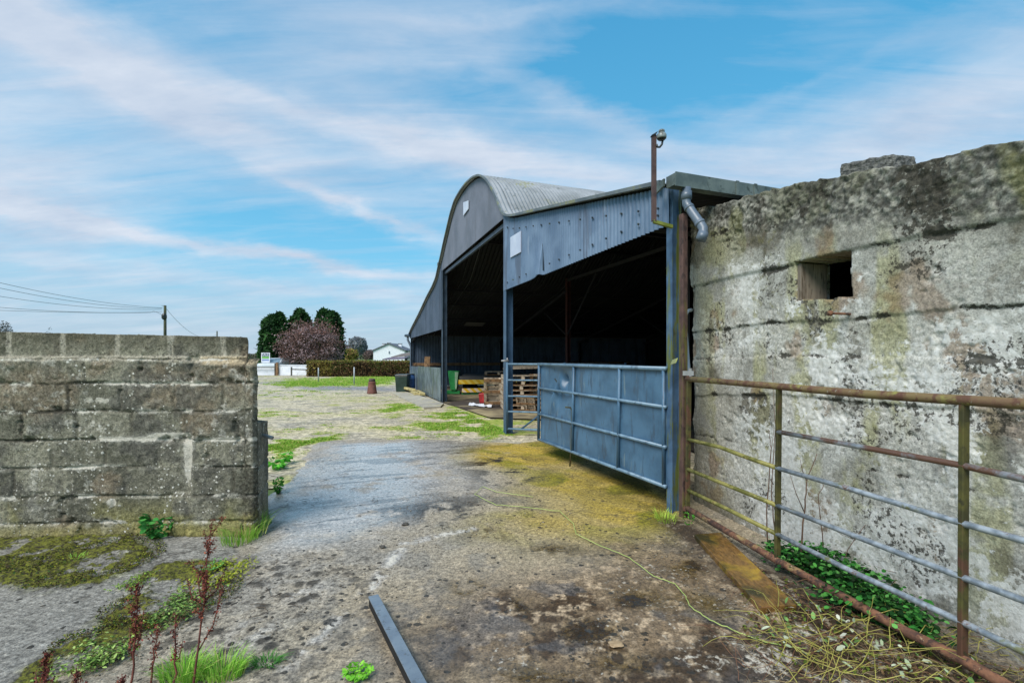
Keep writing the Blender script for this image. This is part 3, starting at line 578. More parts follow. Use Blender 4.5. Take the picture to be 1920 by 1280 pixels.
# ---- mass concrete shed wall on the right
sP = np.array([2.0, 5.1, 0.]); sd = np.array([.63, -2.72, 0.]); sd /= np.linalg.norm(sd); sn = np.array([sd[1], -sd[0], 0.])   # towards the gate
if sn[0] > 0: sn = -sn
def sw(px, py):
    p, t = onplane(px, py, sP, sd); return t, p.z
topk = [sw(*q) for q in [(1303,394),(1312,391),(1345,385),(1431,363),(1500,345),(1567,333),(1680,313),(1740,303),(1790,290),(1850,276),(1920,266),(2040,240),(2300,190),(2900,80)]]
TA = np.array([q[0] for q in topk]); TZ = np.array([q[1] for q in topk])
def sw_top(a): return np.interp(a, TA, TZ)+.03*(fbm(a*7, a*0+3, 5, 4)-.5)+.02*(vn(a*26, a*0, 6)-.5)
hole = [sw(*q) for q in [(1494,490),(1602,466),(1600,560),(1494,566)]]
ha0 = hole[0][0]; ha1 = hole[1][0]; hz0 = (hole[2][1]+hole[3][1])/2; hz1 = (hole[0][1]+hole[1][1])/2
def hole_m(a, z, g=0):
    w_ = .022*(fbm(a*16, z*16, 555)-.5)*2
    # lintel runs slightly aslant: high end towards the camera
    k = (a-ha0)/(ha1-ha0); top = hole[0][1]*(1-k)+hole[1][1]*k; bot = hole[3][1]*(1-k)+hole[2][1]*k
    return (a > ha0-g) & (a < ha1+g+w_) & (z < top+g) & (z > bot-g+w_*.8)
SEAM = [[(1300,452),(1400,424),(1480,404),(1600,372)], [(1300,540),(1400,516),(1480,500),(1606,470),(1760,440),(1920,412),(2100,380)], [(1300,622),(1450,606),(1681,590),(1920,570),(2100,560)],
        [(1300,676),(1450,666),(1640,668),(1800,676),(2100,690)], [(1300,742),(1450,738),(1700,760),(1920,776),(2100,790)], [(1300,812),(1500,856),(1700,890),(1920,935),(2100,970)]]
SEAM = [np.array([sw(*q) for q in s_]) for s_ in SEAM]
def sw_seam(a, z, wd_):
    m = np.zeros(a.shape)
    for i, s_ in enumerate(SEAM):
        y = np.interp(a, s_[:, 0], s_[:, 1])+.06*(fbm(a*4, a*0+i, 70+i, 6, .6)-.5)
        on = ss(.38, .56, fbm(a*2.2, a*0+9*i, 80+i)) if i not in (1, 2) else ss(.36, .54, fbm(a*4.2, a*0+9*i, 80+i))
        m = np.maximum(m, np.exp(-((z-y)/(wd_*(.25+1.1*fbm(a*9, a*0+i, 3))))**2)*on*ss(.25, .6, vn(a*11, a*0+i*5, 13)))
    return m
def sw_fields(a, z):
    return dict(n1=fbm(a*1.3, z*1.3, 401), n2=fbm(a*4.5, z*4.5, 403, 6, .62), n3=fbm(a*17, z*17, 405, 5, .65), n4=vn(a*55, z*55, 407), up=ss(.62, .30, sw_top(a)-z), s=sw_seam(a, z, .013))
def sw_disp(a, z):
    f = sw_fields(a, z); t = sw_top(a)-z; crumb = ss(.50, .22, t+.25*(f['n2']-.5))
    wd_, wi_ = worley(a*19, z*19, 411); wd2, w2 = worley(a*9, z*9, 412)
    rough = np.clip(.25+crumb+.8*ss(.5, .62, f['n1']), 0, 1.2)
    d_ = .007*(f['n2']-.5)+.006*(f['n3']-.5)*(.6+rough)+.006*(f['n4']-.5)*rough-.007*f['s']-.02*ss(.30, .42, wd2)*0
    d_ = d_+crumb*(.022*(.5-wd_)+.02*(f['n2']-.5))-.007*ss(.66, .74, fbm(a*12, z*12, 415, 4))*(.4+rough)
    k = np.interp(a, SEAM[1][:, 0], SEAM[1][:, 1]); d_ = d_+.018*ss(k-.01, k+.03, z)+.01*ss(.35, .0, z)
    for i in (2, 3, 4): kk = np.interp(a, SEAM[i][:, 0], SEAM[i][:, 1])+.05*(fbm(a*4, a*0+i, 70+i, 6, .6)-.5); d_ = d_+(.012 if i % 2 == 0 else -.010)*ss(kk-.012, kk+.012, z)
    d_ = d_-.04*ss(.05, .0, a)*f['n2']
    return d_
DK = []
def sw_col(a, z):
    f = sw_fields(a, z); n1, n2, n3, n4 = f['n1'], f['n2'], f['n3'], f['n4']; t = sw_top(a)-z
    c = mixc(np.broadcast_to(lin(142,140,131), a.shape+(3,)), lin(170,167,157), ss(.4, .62, n1)); c = mixc(c, lin(118,114,103), .5*ss(.5, .64, n2))
    lowl = ss(.75, .35, a)*ss(1.75, 1.35, z); c = mixc(c, lin(150,146,134), .5*lowl)
    # flaking limewash: dense to the right and around the opening, worn elsewhere
    lm = fbm(a*2.4, z*2.6, 421, 6, .6); reg = ss(.0, .55, a)*.12+.06*ss(.6, 1.2, a)-.14*lowl+.04*ss(1.6, 2.2, z)
    lime = ss(.45, .53, lm*.62+n3*.22+n2*.2+reg-.10)*ss(.42, .68, t+.2*(n2-.5))
    L0 = lm*.62+n2*.2+reg+.02; limef = .5+(L0-.600)*1.5-.9*ss(.62, .40, t+.2*(n2-.5)); c = mixc(c, lin(190,189,183), .45*lime)
    pass
    # green algae runs, long vertical streaks from the top
    run = ss(.50, .62, fbm(a*4.2, z*.5, 431, 5)+.06*(n2-.5)); c = mixc(c, lin(150,147,92), .55*ss(-.1, .5, a)*run*ss(.36, .55, n2+.1)*ss(.25, .7, t)*ss(2.9, 2.2, t))
    run2 = ss(.55, .66, fbm(a*6.5, z*.7, 433, 5)); c = mixc(c, lin(92,86,70), .65*run2*ss(.4, .56, n2)*ss(2.8, 1.2, t))
    dkp = ss(.58, .68, fbm(a*2.1, z*1.9, 437, 6)); c = mixc(c, lin(84,78,64), .6*dkp*ss(.42, .58, n2)); c = mixc(c, lin(120,86,50), .5*ss(.62, .7, fbm(a*3., z*2.4, 439)))
    # blackened crumbling head with moss
    hd = ss(.46, .28, t+.22*(n2-.5)+.08*(n1-.5)); hc = mixc(np.broadcast_to(lin(92,92,86), a.shape+(3,)), lin(138,136,126), ss(.45, .62, n3)); hc = mixc(hc, lin(82,82,52), .5*ss(.56, .68, fbm(a*3.2, z*3.2, 441, 6))); hc = mixc(hc, lin(46,44,38), .7*ss(.5, .4, n4*.4+n3*.6))
    c = mixc(c, hc, .9*hd); c = mixc(c, lin(112,112,64), .45*ss(.75, .4, t)*ss(.56, .66, fbm(a*3., z*2.2, 443, 6)))
    c = mixc(c, lin(70,67,60), .5*f['s']); pass
    pass
    for (qx, qy, ra, rz, am, cl_) in [(1845,530,.16,.14,.8,(78,66,46)), (1700,510,.14,.10,.5,(96,84,64)), (1880,840,.10,.22,.7,(66,64,60)), (1740,860,.10,.10,.75,(58,60,64)), (1660,620,.2,.08,.4,(112,108,72)), (1560,760,.25,.10,.35,(86,82,72)), (1330,860,.22,.4,.5,(92,88,76))]:
        pa, pz = sw(qx, qy); c = mixc(c, lin(*cl_), am*np.exp(-((a-pa)/ra)**2-((z-pz)/rz)**2)*ss(.36, .56, n2*.6+n3*.4)); DK.append((pa, pz, ra, rz, am))
    # rising damp
    c = mixc(c, lin(84,78,56), .7*ss(.5, .0, z+.25*(n2-.5))*ss(1.2, .2, a)); c = mixc(c, lin(152,146,84), .5*np.exp(-((a-.45)/.18)**2-((z-.45)/.2)**2)*ss(.35, .55, n2))
    c = mixc(c, lin(100,94,80), .5*ss(.16, .0, z+.1*(n2-.5)))
    pf = .26+.13*ss(.48, .30, t+.2*(n2-.5))+.22*ss(.5, .64, fbm(a*2.6, z*2.6, 471, 5))+.30*np.clip(sw_seam(a, z, .03), 0, 1)+.10*ss(.3, .0, z)-.08*lowl
    for (pa, pz, ra, rz, am) in DK: q_ = am*np.exp(-((a-pa)/ra)**2-((z-pz)/rz)**2); limef = limef-.5*q_; pf = pf+.12*q_
    gf = .10+.36*ss(.0, .45, a)*ss(.54, .66, fbm(a*3.4, z*.9, 473, 5))*ss(2.9, 2.0, t)*ss(.15, .5, t)+.14*ss(.5, .3, t)*ss(.48, .62, fbm(a*2.6, z*2.6, 475, 5))+.2*ss(.35, .0, z)
    return np.concatenate([c*(.82+.36*n3)[..., None], np.stack([limef, pf, gf], -1)], -1)
SHED = thing('stone_shed', 'old mass concrete shed wall with flaking limewash, mossy crumbling top and small square opening', 'shed', (2.9, 3.4, 0))
A = np.concatenate([np.arange(-.03, 3.1, .009), np.arange(3.1, 6.5, .03)])
relief_wall('front_wall', STONEM, sP, sd, sn, A, np.linspace(-.03, 1, 330), sw_disp, sw_col, .34, SHED, ztop=sw_top, cut=lambda a, z: hole_m(a, z),
            jitter=lambda a, z: (a+.05*(fbm(z*6, a*6, 461, 5)-.5)*ss(.12, .0, a)*2, z))
# rest of the shed: dark side and back walls, low roof behind the parapet
def SP(a, back, z): return Vector(sP+sd*a-sn*back+np.array([0,0,1])*z)
DKST = surf('dark rough concrete', lin(70,68,62), lin(96,92,84), 3, .9, 0, (), .3, 40)
s_ = MB(); s_.box(SP(.02,.35,0), SP(.02,4,0)-SP(.02,.35,0), SP(.3,.35,0)-SP(.02,.35,0), (0,0,2.45)); s_.build('side_wall', DKST, SHED)
s_ = MB(); s_.box(SP(6.2,.35,0), SP(6.2,4,0)-SP(6.2,.35,0), SP(6.5,.35,0)-SP(6.2,.35,0), (0,0,2.3)); s_.build('side_wall', DKST, SHED)
s_ = MB(); s_.box(SP(.02,4.01,0), SP(.02,4.3,0)-SP(.02,4.01,0), SP(6.5,4.01,0)-SP(.02,4.01,0), (0,0,2.2)); s_.build('back_wall', DKST, SHED)
s_ = MB(); s_.hexa([SP(.02,.35,2.46), SP(6.5,.35,2.31), SP(6.5,4.3,2.22), SP(.02,4.3,2.22), SP(.02,.35,2.54), SP(6.5,.35,2.39), SP(6.5,4.3,2.3), SP(.02,4.3,2.3)]); s_.build('roof', CLADDK, SHED)
# timber lining of the opening: lintel board and one jamb board, set in the hole
fr = MB(); a0, a1 = ha0, ha1
zA = hole[0][1]; zB = hole[1][1]
fr.hexa([SP(a0-.015,-.02,zA-.008), SP(a1-.02,-.02,zB-.008), SP(a1-.02,.28,zB-.01), SP(a0-.015,.28,zA-.01), SP(a0-.015,-.02,zA+.03), SP(a1-.02,-.02,zB+.03), SP(a1-.02,.28,zB+.03), SP(a0-.015,.28,zA+.03)])
fo = fr.build('lintel_board', WOODG, SHED, bevel=.006)
jb = MB(); jb.box(SP(a0+.002,.0,hole[3][1]-.01), SP(a0+.04,.0,0)-SP(a0+.002,.0,0), SP(0,.26,0)-SP(0,.0,0), (0,0,zA-.012-hole[3][1])); jb.build('jamb_board', WOODG, SHED, bevel=.006)
bo = MB(); t_, zz = sw(1598, 589); b0 = SP(t_,.03,zz); t2, z2 = sw(1566, 590); b1 = SP(t_-.02, -.16, zz+.005)
bo.tube([b0, b1], .009, 8); bo.tube([b1, b1+(b1-b0).normalized()*.022], .02, 8); bo.build('rusty_bolt', RUST, SHED, True)
# loose block lying on the wall head
ta, tz = sw(1572, 331); tb, tz2 = sw(1676, 313)
lb = MB(); c0 = SP(ta,-.0,tz); ux = SP(tb,0,tz2)-c0; bk = Vector(-sn)*.2; hh = .125
lb.hexa([c0-Vector((0,0,.03)), c0+ux-Vector((0,0,.03)), c0+ux+bk-Vector((0,0,.03)), c0+bk-Vector((0,0,.03)), c0+ux*.03+Vector((0,0,hh*.72)), c0+ux*.985+Vector((0,0,hh*.70)), c0+ux*.98+bk+Vector((0,0,hh*.70)), c0+bk+ux*.04+Vector((0,0,hh*.8))])
lo_ = lb.build('loose_block', surf('dark rough block', lin(88,88,86), lin(118,117,112), 30, .95, 0, [(lin(62,62,58), 40, .55, (1,1,1))], .9, 90, bd=.012), bevel=.02, seg=2)
tag(lo_, 'dark grey loose block lying on top of the mossy concrete wall', 'block')
sub = lo_.modifiers.new('subdivision', 'SUBSURF'); sub.subdivision_type = 'SIMPLE'; sub.levels = sub.render_levels = 4
tex = bpy.data.textures.new('block_relief', 'CLOUDS'); tex.noise_scale = .03; dm_ = lo_.modifiers.new('relief', 'DISPLACE'); dm_.texture = tex; dm_.strength = .022
# ------------------------------------------------------------------ the Dutch barn
GC = Vector((-.1306, 9.467, 0)); GU = Vector((.342, -.94, 0)).normalized(); GN = Vector((.94, .342, 0)).normalized()
def BP(u, n, z): return GC+GU*u+GN*n+Vector((0,0,z))
def gp(px, py):
    p, t = onplane(px, py, GC, GU); return t, p.z
UA, UB, UD, DEPTH, BAY = -14.19, -6.377, 5.10, 13.74, 4.58
prof = [gp(*q) for q in [(768.5,632),(775,617),(790,589),(805,558),(815.6,539),(823,522),(828,499),(831,487),(838,456),(845,427),(851,402.5),(859,378),(870,360),(881,346),(894,335),(905.6,331),(915,335),(924,345),(932,359),(939,376),(945,390),(948.5,399),(953,405),(961,408),(972,407.2),(1020,397),(1140,373),(1255,349.5)]]
PU = np.array([q[0] for q in prof]); PZ = np.array([q[1] for q in prof])
# even out the measured roof line by arc length
al = np.concatenate([[0], np.cumsum(np.hypot(np.diff(PU), np.diff(PZ)))]); sl = np.linspace(0, al[-1], 150)
ru = np.interp(sl, al, PU); rz = np.interp(sl, al, PZ)
for _ in range(1):
    ru[1:-1] = (ru[:-2]+2*ru[1:-1]+ru[2:])/4; rz[1:-1] = (rz[:-2]+2*rz[1:-1]+rz[2:])/4
def roofz(u): return np.interp(u, ru, rz)
BARN = thing('hay_barn', 'blue grey steel hay barn with arched corrugated roof and open lean-to bays', 'barn', BP(0,0,0))
tu = np.gradient(ru); tz = np.gradient(rz); ln = np.hypot(tu, tz); nu, nz = -tz/ln, tu/ln
def roof_sheet(name, m, n0, n1, amp, wl, off, parent):
    ns = np.linspace(n0, n1, int((n1-n0)/wl*6)); D = amp*np.cos(2*np.pi*ns/wl)[:, None]+off
    U = ru[None, :]+nu[None, :]*D; Zz = rz[None, :]+nz[None, :]*D
    V = np.array(GC)+U[..., None]*np.array(GU)+ns[:, None, None]*np.array(GN)+Zz[..., None]*np.array([0,0,1])
    return npmesh(name, V, gridfaces(*U.shape), m, parent)
roof_sheet('roof', ROOFM, -.10, DEPTH+.1, .014, .09, .03, BARN)
SHADEDK = surf('shade dark interior sheets', lin(18,20,24), lin(28,30,34), 2, .9, 0, [(lin(34,28,26), 3, .62, (1,1,1))], .05, 40)  # interior shade put into the colour of these sheets
roof_sheet('added_shade_sheet', SHADEDK, -.02, DEPTH+.05, .02, .14, .0, BARN)  # extra sheet added under the roof to darken the interior
# flashing along the front edge of the roof
fl = MB()
for i in range(len(ru)-1):
    q = [BP(ru[j]+nu[j]*o, n, rz[j]+nz[j]*o) for (j, o, n) in ((i,.005,-.13),(i+1,.005,-.13),(i+1,.046,-.13),(i,.046,-.13),(i,.005,-.10),(i+1,.005,-.10),(i+1,.046,-.10),(i,.046,-.10))]
    fl.hexa(q)
fl.build('verge_flashing', surf('dull roof edge', lin(84,92,96), lin(108,116,118), 3, .6, .1, [(lin(120,122,90), 3, .6, (1,1,1))], .08, 60), BARN)
def corr(name, m, p0, dr, nr, L, zb, zt, parent, wl=.076, amp=.011, rows=6, warp=None):
    k = np.linspace(0, L, int(L/wl*6)); v = np.linspace(0, 1, rows)
    zb_ = zb(k) if callable(zb) else np.full(k.shape, zb); zt_ = zt(k) if callable(zt) else np.full(k.shape, zt)
    Zz = zb_[None]*(1-v[:, None])+zt_[None]*v[:, None]; D = np.broadcast_to(amp*np.cos(2*np.pi*k/wl)[None], Zz.shape).copy()
    if warp is not None: D = D+warp(k[None]+0*Zz, v[:, None]+0*Zz)
    V = np.array(p0)+k[None, :, None]*np.array(dr)+D[..., None]*np.array(nr)+Zz[..., None]*np.array([0,0,1])
    return npmesh(name, V, gridfaces(*Zz.shape), m, parent)
FN = -GN      # outward normal of the gable
corr('gable_cladding', CLADG, BP(UB, -.02, 0), GU, FN, -UB, 4.4, lambda k: roofz(UB+k)-.02, BARN, rows=4)
tu_, _ = gp(1021.5, 490)
def tear(k, v):   # one sheet kicks outwards where it is torn at its lower corner
    w_ = np.where(k < tu_, np.exp(-((k-tu_)/.35)**2), 0)*ss(.62, .0, v); return .07*w_+.003*np.sin(k*2.1)*(1-v)
corr('fascia_cladding', CLAD, BP(.0, -.03, 0), GU, FN, UD, lambda k: 2.91+.018*np.exp(-((k-tu_+.1)/.12)**2)*(k < tu_), lambda k: roofz(k)-.015, BARN, rows=14, warp=tear, amp=.017)
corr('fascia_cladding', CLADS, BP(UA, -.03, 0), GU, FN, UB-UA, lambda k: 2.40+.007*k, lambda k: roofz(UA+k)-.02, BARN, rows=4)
# black patch at the torn sheet, painting the shade of its gap
sl_ = MB(); p = [BP(tu_+.006, -.045, z) for z in (2.98, 3.42)]; sl_.poly([p[0]+GU*.0, p[0]+GU*.05, p[1]+GU*.012, p[1]]); sl_.build('torn_gap_shade', BLACK, BARN)
for q, nm in (([(872.5,380),(882,376.5),(882,392),(872.5,405)], 'vent_panel'), ([(962.2,445.5),(981.8,433.5),(981.8,473),(962.2,483.5)], 'vent_panel')):
    uz = [gp(*c) for c in q]; b = MB(); b.hexa([BP(u, -.045, z) for u, z in uz]+[BP(u, -.06, z) for u, z in uz]); b.build(nm, WHITEP, BARN)
# bolt rows on the right fascia
for row, dz in ((0, -.16), (1, .10)):
    for i in range(15):
        u = .25+i*.335; z = (roofz(u)+dz-.06) if row == 0 else 2.98+dz*.6
        b = MB(); c = BP(u, -.045, z); b.tube([c, c+FN*.018], .013, 8); b.build('roofing_bolt', BOLT, BARN)
# sheets of the outer walls, right and back coloured dark for interior shade
corr('side_wall', surf('blue lining sheets', lin(60,74,92), lin(80,96,116), 2, .5, 0, [(lin(44,54,68), 3, .58, (1,1,.15))], .05, 60), BP(UA, .02, 0), GN, -GU, DEPTH, .05, float(roofz(UA))-.01, BARN, rows=3, amp=.012)
corr('side_wall', SHADEDK, BP(4.75, .75, 0), GN, -GU, DEPTH-.75, .05, 3.28, BARN, rows=3, amp=.012)
corr('back_wall', SHADEDK, BP(UA, DEPTH, 0), GU, FN, 4.75-UA, .05, lambda k: roofz(UA+k)-.02, BARN, rows=3, amp=.012)
BLUEDK2 = surf('dark blue column paint', lin(48,72,96), lin(62,88,114), 4, .45, 0, [(lin(44,58,74), 6, .6, (1,1,.2))], .06, 80)
def hpost(name, m, u, n, z0, z1, wd, dp, tf=.012):
    b = MB(); c = BP(u, n, z0); H = Vector((0,0,z1-z0))
    b.box(c-GU*wd/2, GU*wd, GN*tf, H); b.box(c-GU*wd/2+GN*(dp-tf), GU*wd, GN*tf, H); b.box(c-GU*tf/2+GN*tf, GU*tf, GN*(dp-2*tf), H)
    return b.build(name, m, BARN)
hpost('column', BLUEDK, UA+.05, 0, 0, 2.4, .12, .12); hpost('column', BLUEDK, UB, -.02, 0, 4.42, .18, .15)
hpost('column', BLUEDK2, 0, -.02, 0, 4.42, .16, .15)
hpost('column', BLUEALG, UD-.045, .0, 0, 3.3, .085, .115, .014)
REDOX = surf('dark red oxide steel', lin(62,30,30), lin(78,40,38), 4, .7, .1, (), .1, 60)
for k in (1, 2, 3):
    n = k*BAY-(.15 if k == 3 else 0)
    hpost('column', DARKBM, UA+.2, n, 0, 2.35, .12, .12); hpost('column', REDOX, UB, n, 0, 4.4, .15, .14); hpost('column', DARKBM, 0, n, 0, 4.4, .15, .14); hpost('column', DARKBM, 4.6, n, 0, 3.1, .1, .1)
# trusses, ties, rafters, purlins
for k in range(4):
    n = k*BAY+(.06 if k == 0 else (-.15 if k == 3 else 0))
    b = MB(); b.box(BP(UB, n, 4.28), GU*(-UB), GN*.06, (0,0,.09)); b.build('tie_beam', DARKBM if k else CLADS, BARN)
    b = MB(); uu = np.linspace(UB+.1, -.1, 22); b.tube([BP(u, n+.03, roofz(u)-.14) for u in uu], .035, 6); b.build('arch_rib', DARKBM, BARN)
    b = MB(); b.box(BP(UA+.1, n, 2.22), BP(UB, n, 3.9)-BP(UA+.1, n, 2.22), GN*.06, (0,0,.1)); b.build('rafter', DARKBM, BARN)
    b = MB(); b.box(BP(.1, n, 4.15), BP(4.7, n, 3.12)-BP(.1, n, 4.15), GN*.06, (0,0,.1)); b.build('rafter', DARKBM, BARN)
    if k:
        b = MB(); c = BP(UB, n+.03, 2.3); b.tube([c, BP(UB+2.1, n+.03, 4.25)], .03, 6); b.tube([c, BP(UB-2.0, n+.03, 3.3)], .03, 6); b.build('knee_brace', DARKBM, BARN)
for u, dz in [(-12.9,.1), (-11,.1), (-9.2,.1), (-7.6,.1), (-5.4,.1), (-4.3,.1), (-3.2,.1), (-2.1,.1), (-1.0,.1), (1.2,.09), (2.6,.09), (4.0,.09)]:
    b = MB(); b.box(BP(u-.03, .0, roofz(u)-dz-.06), GU*.06, GN*DEPTH, (0,0,.07)); b.build('purlin', DARKBM, BARN)
# roof light in the left lean-to
b = MB(); b.hexa([BP(u, n, float(roofz(u))-.045-o) for o in (.0, .012) for u, n in ((-12.3,2.2), (-11.7,2.2), (-11.7,3.1), (-12.3,3.1))]); b.build('rooflight', surf('frosted roof light', lin(104,102,98), lin(122,120,114), 3, .6, 0, (), 0), BARN)
# inner timber rail along the left side wall
b = MB(); b.box(BP(UA+.04, .1, 1.06), GU*.06, GN*12.5, (0,0,.14)); b.build('side_rail', WOODB, BARN)
# low sheeted panels closing the left bay
def panel(u0, u1, z0, z1a, z1b, n0, n1, m):
    nx = 14; b = MB()
    for i in range(nx):
        f0, f1 = i/nx, (i+1)/nx; P = []
        for o in (0, .02):
            for f, zf in ((f0, 0), (f1, 0), (f1, 1), (f0, 1)):
                u = u0+(u1-u0)*f; n = n0+(n1-n0)*f-.09*math.sin(f*math.pi)*zf+.006*(i % 2)+o; P.append(BP(u, n, z0 if zf == 0 else z1a+(z1b-z1a)*f))
        b.hexa([P[0], P[1], P[2], P[3], P[4], P[5], P[6], P[7]])
    return b.build('sheet_panel', m, BARN)
SHEETB = surf('bluish galvanised sheet', lin(84,98,116), lin(112,126,140), 2, .42, .3, [(lin(70,88,120), 2, .55, (1,1,.4))], .06, 60)
panel(UA+.12, -11.2, .04, 1.06, 1.10, -.06, -.04, SHEETB); panel(-11.3, UB-.12, .04, 1.12, 1.17, -.10, -.06, SHEET)
# gutters and rainwater pipes
gt = MB(); uo = UD+.06
for (ua, ub, za, zb) in ((uo, uo+.012, 3.24, 3.35), (uo+.13, uo+.142, 3.22, 3.355), (uo+.012, uo+.13, 3.235, 3.247)):
    gt.box(BP(ua, -.12, za), GU*(ub-ua), GN*(DEPTH+.2), (0,0,zb-za))
gt.box(BP(uo+.012, -.12, 3.248), GU*.118, GN*.012, (0,0,.1)); gt.build('gutter', GUTTER, BARN)
for n in (.62, .86): 
    b = MB(); b.box(BP(uo+.143, n, 3.215), GU*.008, GN*.04, (0,0,.145)); b.build('gutter_joint', GUTTER, BARN)
cf = MB(); q = [gp(1253.5,352), gp(1271,339), gp(1270,353), gp(1254,368)]; cf.hexa([BP(u, -.15, z) for u, z in q[::-1]]+[BP(u, -.17, z) for u, z in q[::-1]]); cf.build('barge_end', GUTTER, BARN)
dp = MB(); Yp = 4.52
path = [at(1287,352,Yp), at(1287,374,Yp), at(1287,382,Yp), at(1291,388,Yp-.02), at(1314,421,Yp-.14), at(1319,429,Yp-.16), at(1319,436,Yp-.17), at(1314,450,Yp-.17)]
dp.tube(path, .043, 14); po = dp.build('downpipe', PLASTIC, BARN, True)
for q0, q1, rr in ((path[0]+Vector((0,0,-.04)), path[1], .052), (path[3]+(path[4]-path[3])*.02, path[3]+(path[4]-path[3])*.12, .049), (path[4]+(path[3]-path[4])*.12, path[4], .049), (path[6], path[7]+(path[7]-path[6])*.03, .049)):
    b = MB(); b.tube([q0, q1], rr, 14); b.build('pipe_collar', PLASTIC, po, True)
b = MB(); c = BP(UB-.12, -.12, gp(828,497)[1]); b.box(c, -GU*.22, GN*.3, (0,0,.09)); b.build('gutter', GUTTER, BARN)
b = MB(); b.tube([at(760.5,629,22.9), at(769,629,22.4)], .07, 8); b.build('gutter', BLUEDK, BARN)
b = MB(); b.tube([at(764.5,631,22.8), at(764.5,637,22.8), at(769,646,22.8), at(770.5,650,22.8), at(770.5,724,22.8)], .055, 8); b.build('downpipe', PLASTIC, BARN, True)
# barn floor
fm, fnt, fb = newmat('barn floor'); fco = mapping(fnt)
fc = ramp(fnt, noise(fnt, fco, 1.1, 6, .6), [(.36, lin(120,108,84)), (.6, lin(160,146,112))]); fc = mixn(fnt, ramp(fnt, noise(fnt, fco, .45, 6, .65), [(.40, (0,0,0)), (.54, (1,1,1))]), fc, lin(64,55,48)); fnt.links.new(fc, fb.inputs['Base Color']); fb.inputs['Roughness'].default_value = .9
b = MB(); P = [BP(UA, .0, .03), BP(UB, .0, .03), BP(-2.2, .35, .03), BP(-1.0, 2.0, .03), BP(4.75, 2.4, .03), BP(4.75, DEPTH, .03), BP(UA, DEPTH, .03)]
b.poly(P); tag(b.build('barn_floor', fm), kind='structure')
b = MB(); P = [G(*q) for q in [(735,738),(763,735.5),(774,739),(832,758.5),(826,764.5),(795,766.5)]]; n_ = len(P); b.poly([p+Vector((0,0,.05)) for p in P])
for i in range(n_): b.quad(P[i], P[(i+1) % n_], P[(i+1) % n_]+Vector((0,0,.05)), P[i]+Vector((0,0,.05)))
tag(b.build('concrete_strip', surf('pale concrete', lin(150,146,136), lin(178,172,156), 2, .9, 0, [(lin(150,144,92), 2, .6, (1,1,1))], .2, 30)), kind='structure')

# ------------------------------------------------------------------ hanging post, yard lamp, conduits
b = MB(); b.cbox((1.683, 4.56, 1.49), .062, .062, 2.98, .35); o = b.build('hanging_post', surf('rusty brown post with algae foot', lin(66,48,44), lin(92,68,62), 7, .75, .1, [(lin(88,86,26), 2.2, .54, (2,2,.3)), (lin(48,36,34), 14, .6, (1,1,.5))], .25, 150), bevel=.006)
tag(o, 'brown rusty square post beside the blue barn column, carrying the rusty gate', 'post')
LAMP = thing('yard_lamp', 'brown angle iron mast with small grey lamp head above barn fascia', 'lamp', at(1228,413,4.45))
Yl = 4.45; t0 = at(1227.5, 414, Yl); t1 = at(1227.5, 252, Yl); b = MB(); L_ = t1-t0
b.box(t0-Vector((.021,0,0)), (.042,.008,0), (-.001,.006,0), L_); b.box(t0-Vector((.021,-.0065,0)), (.006,0,0), (0,.036,0), L_); b.build('mast', RUSTDK, LAMP)
b = MB(); b.box(at(1226,417,Yl), at(1262,427,4.55)-at(1226,417,Yl), (0,.04,0), (0,0,.03)); b.build('bracket', surf('green algae steel', lin(112,120,40), lin(136,140,60), 9, .7, 0, (), .2, 90), LAMP)
b = MB(); c = at(1227, 253, Yl); b.box(c+Vector((-.03,-.012,-.012)), (.058,0,.034), (0,.05,0), (0,0,.007)); b.build('cap_plate', BLUEDK, LAMP)
c = at(1240.5, 258, Yl); b = MB(); b.lathe(c, [(.043,-.012),(.046,.0),(.046,.02),(.040,.034),(.026,.042),(.026,.05),(.03,.055),(.028,.07),(.012,.075)], 18)
lh = b.build('lamp_head', surf('grey lamp housing', lin(120,128,128), lin(150,156,154), 9, .45, .1, [(lin(80,84,80), 10, .6, (1,1,1))], .08, 90), LAMP, True)
b = MB(); b.lathe(c-Vector((0,0,.012)), [(.030,-.012),(.040,-.002),(.041,.0)], 18); b.build('lens', BLACK, lh, True)
b = MB(); b.tube([at(1231,271,Yl), at(1233,276,Yl), at(1237,276,Yl), at(1241,271,Yl), at(1242.5,264,Yl)], .0105, 8); b.build('lamp_arm', BLACK, LAMP, True)
b = MB(); pts = [at(1296,581,4.9), at(1289,583,4.8), at(1284.5,592,4.72), at(1285,612,4.70), at(1288,650,4.72), at(1291,690,4.75), at(1292,760,4.78)]; b.tube(pts, .018, 10)
tag(b.build('conduit', PIPEBL, None, True), 'pale blue grey pipe bending into the end of the concrete wall', 'pipe')

# ------------------------------------------------------------------ sheeted blue gate
gP = np.array([1.585, 4.75]); gd = np.array([-.414, 1.0])
def sg(px, py):
    p, t = onplane(px, py, gP, gd); return p
SG = thing('sheeted_gate', 'blue sheeted steel gate with dented panel, hung on the barn column', 'gate', (1.585, 4.75, 0))
gdir = Vector((gd[0], gd[1], 0)).normalized(); gnor = Vector((-gdir.y, gdir.x, 0)); gnor = gnor if gnor.y < 0 else -gnor
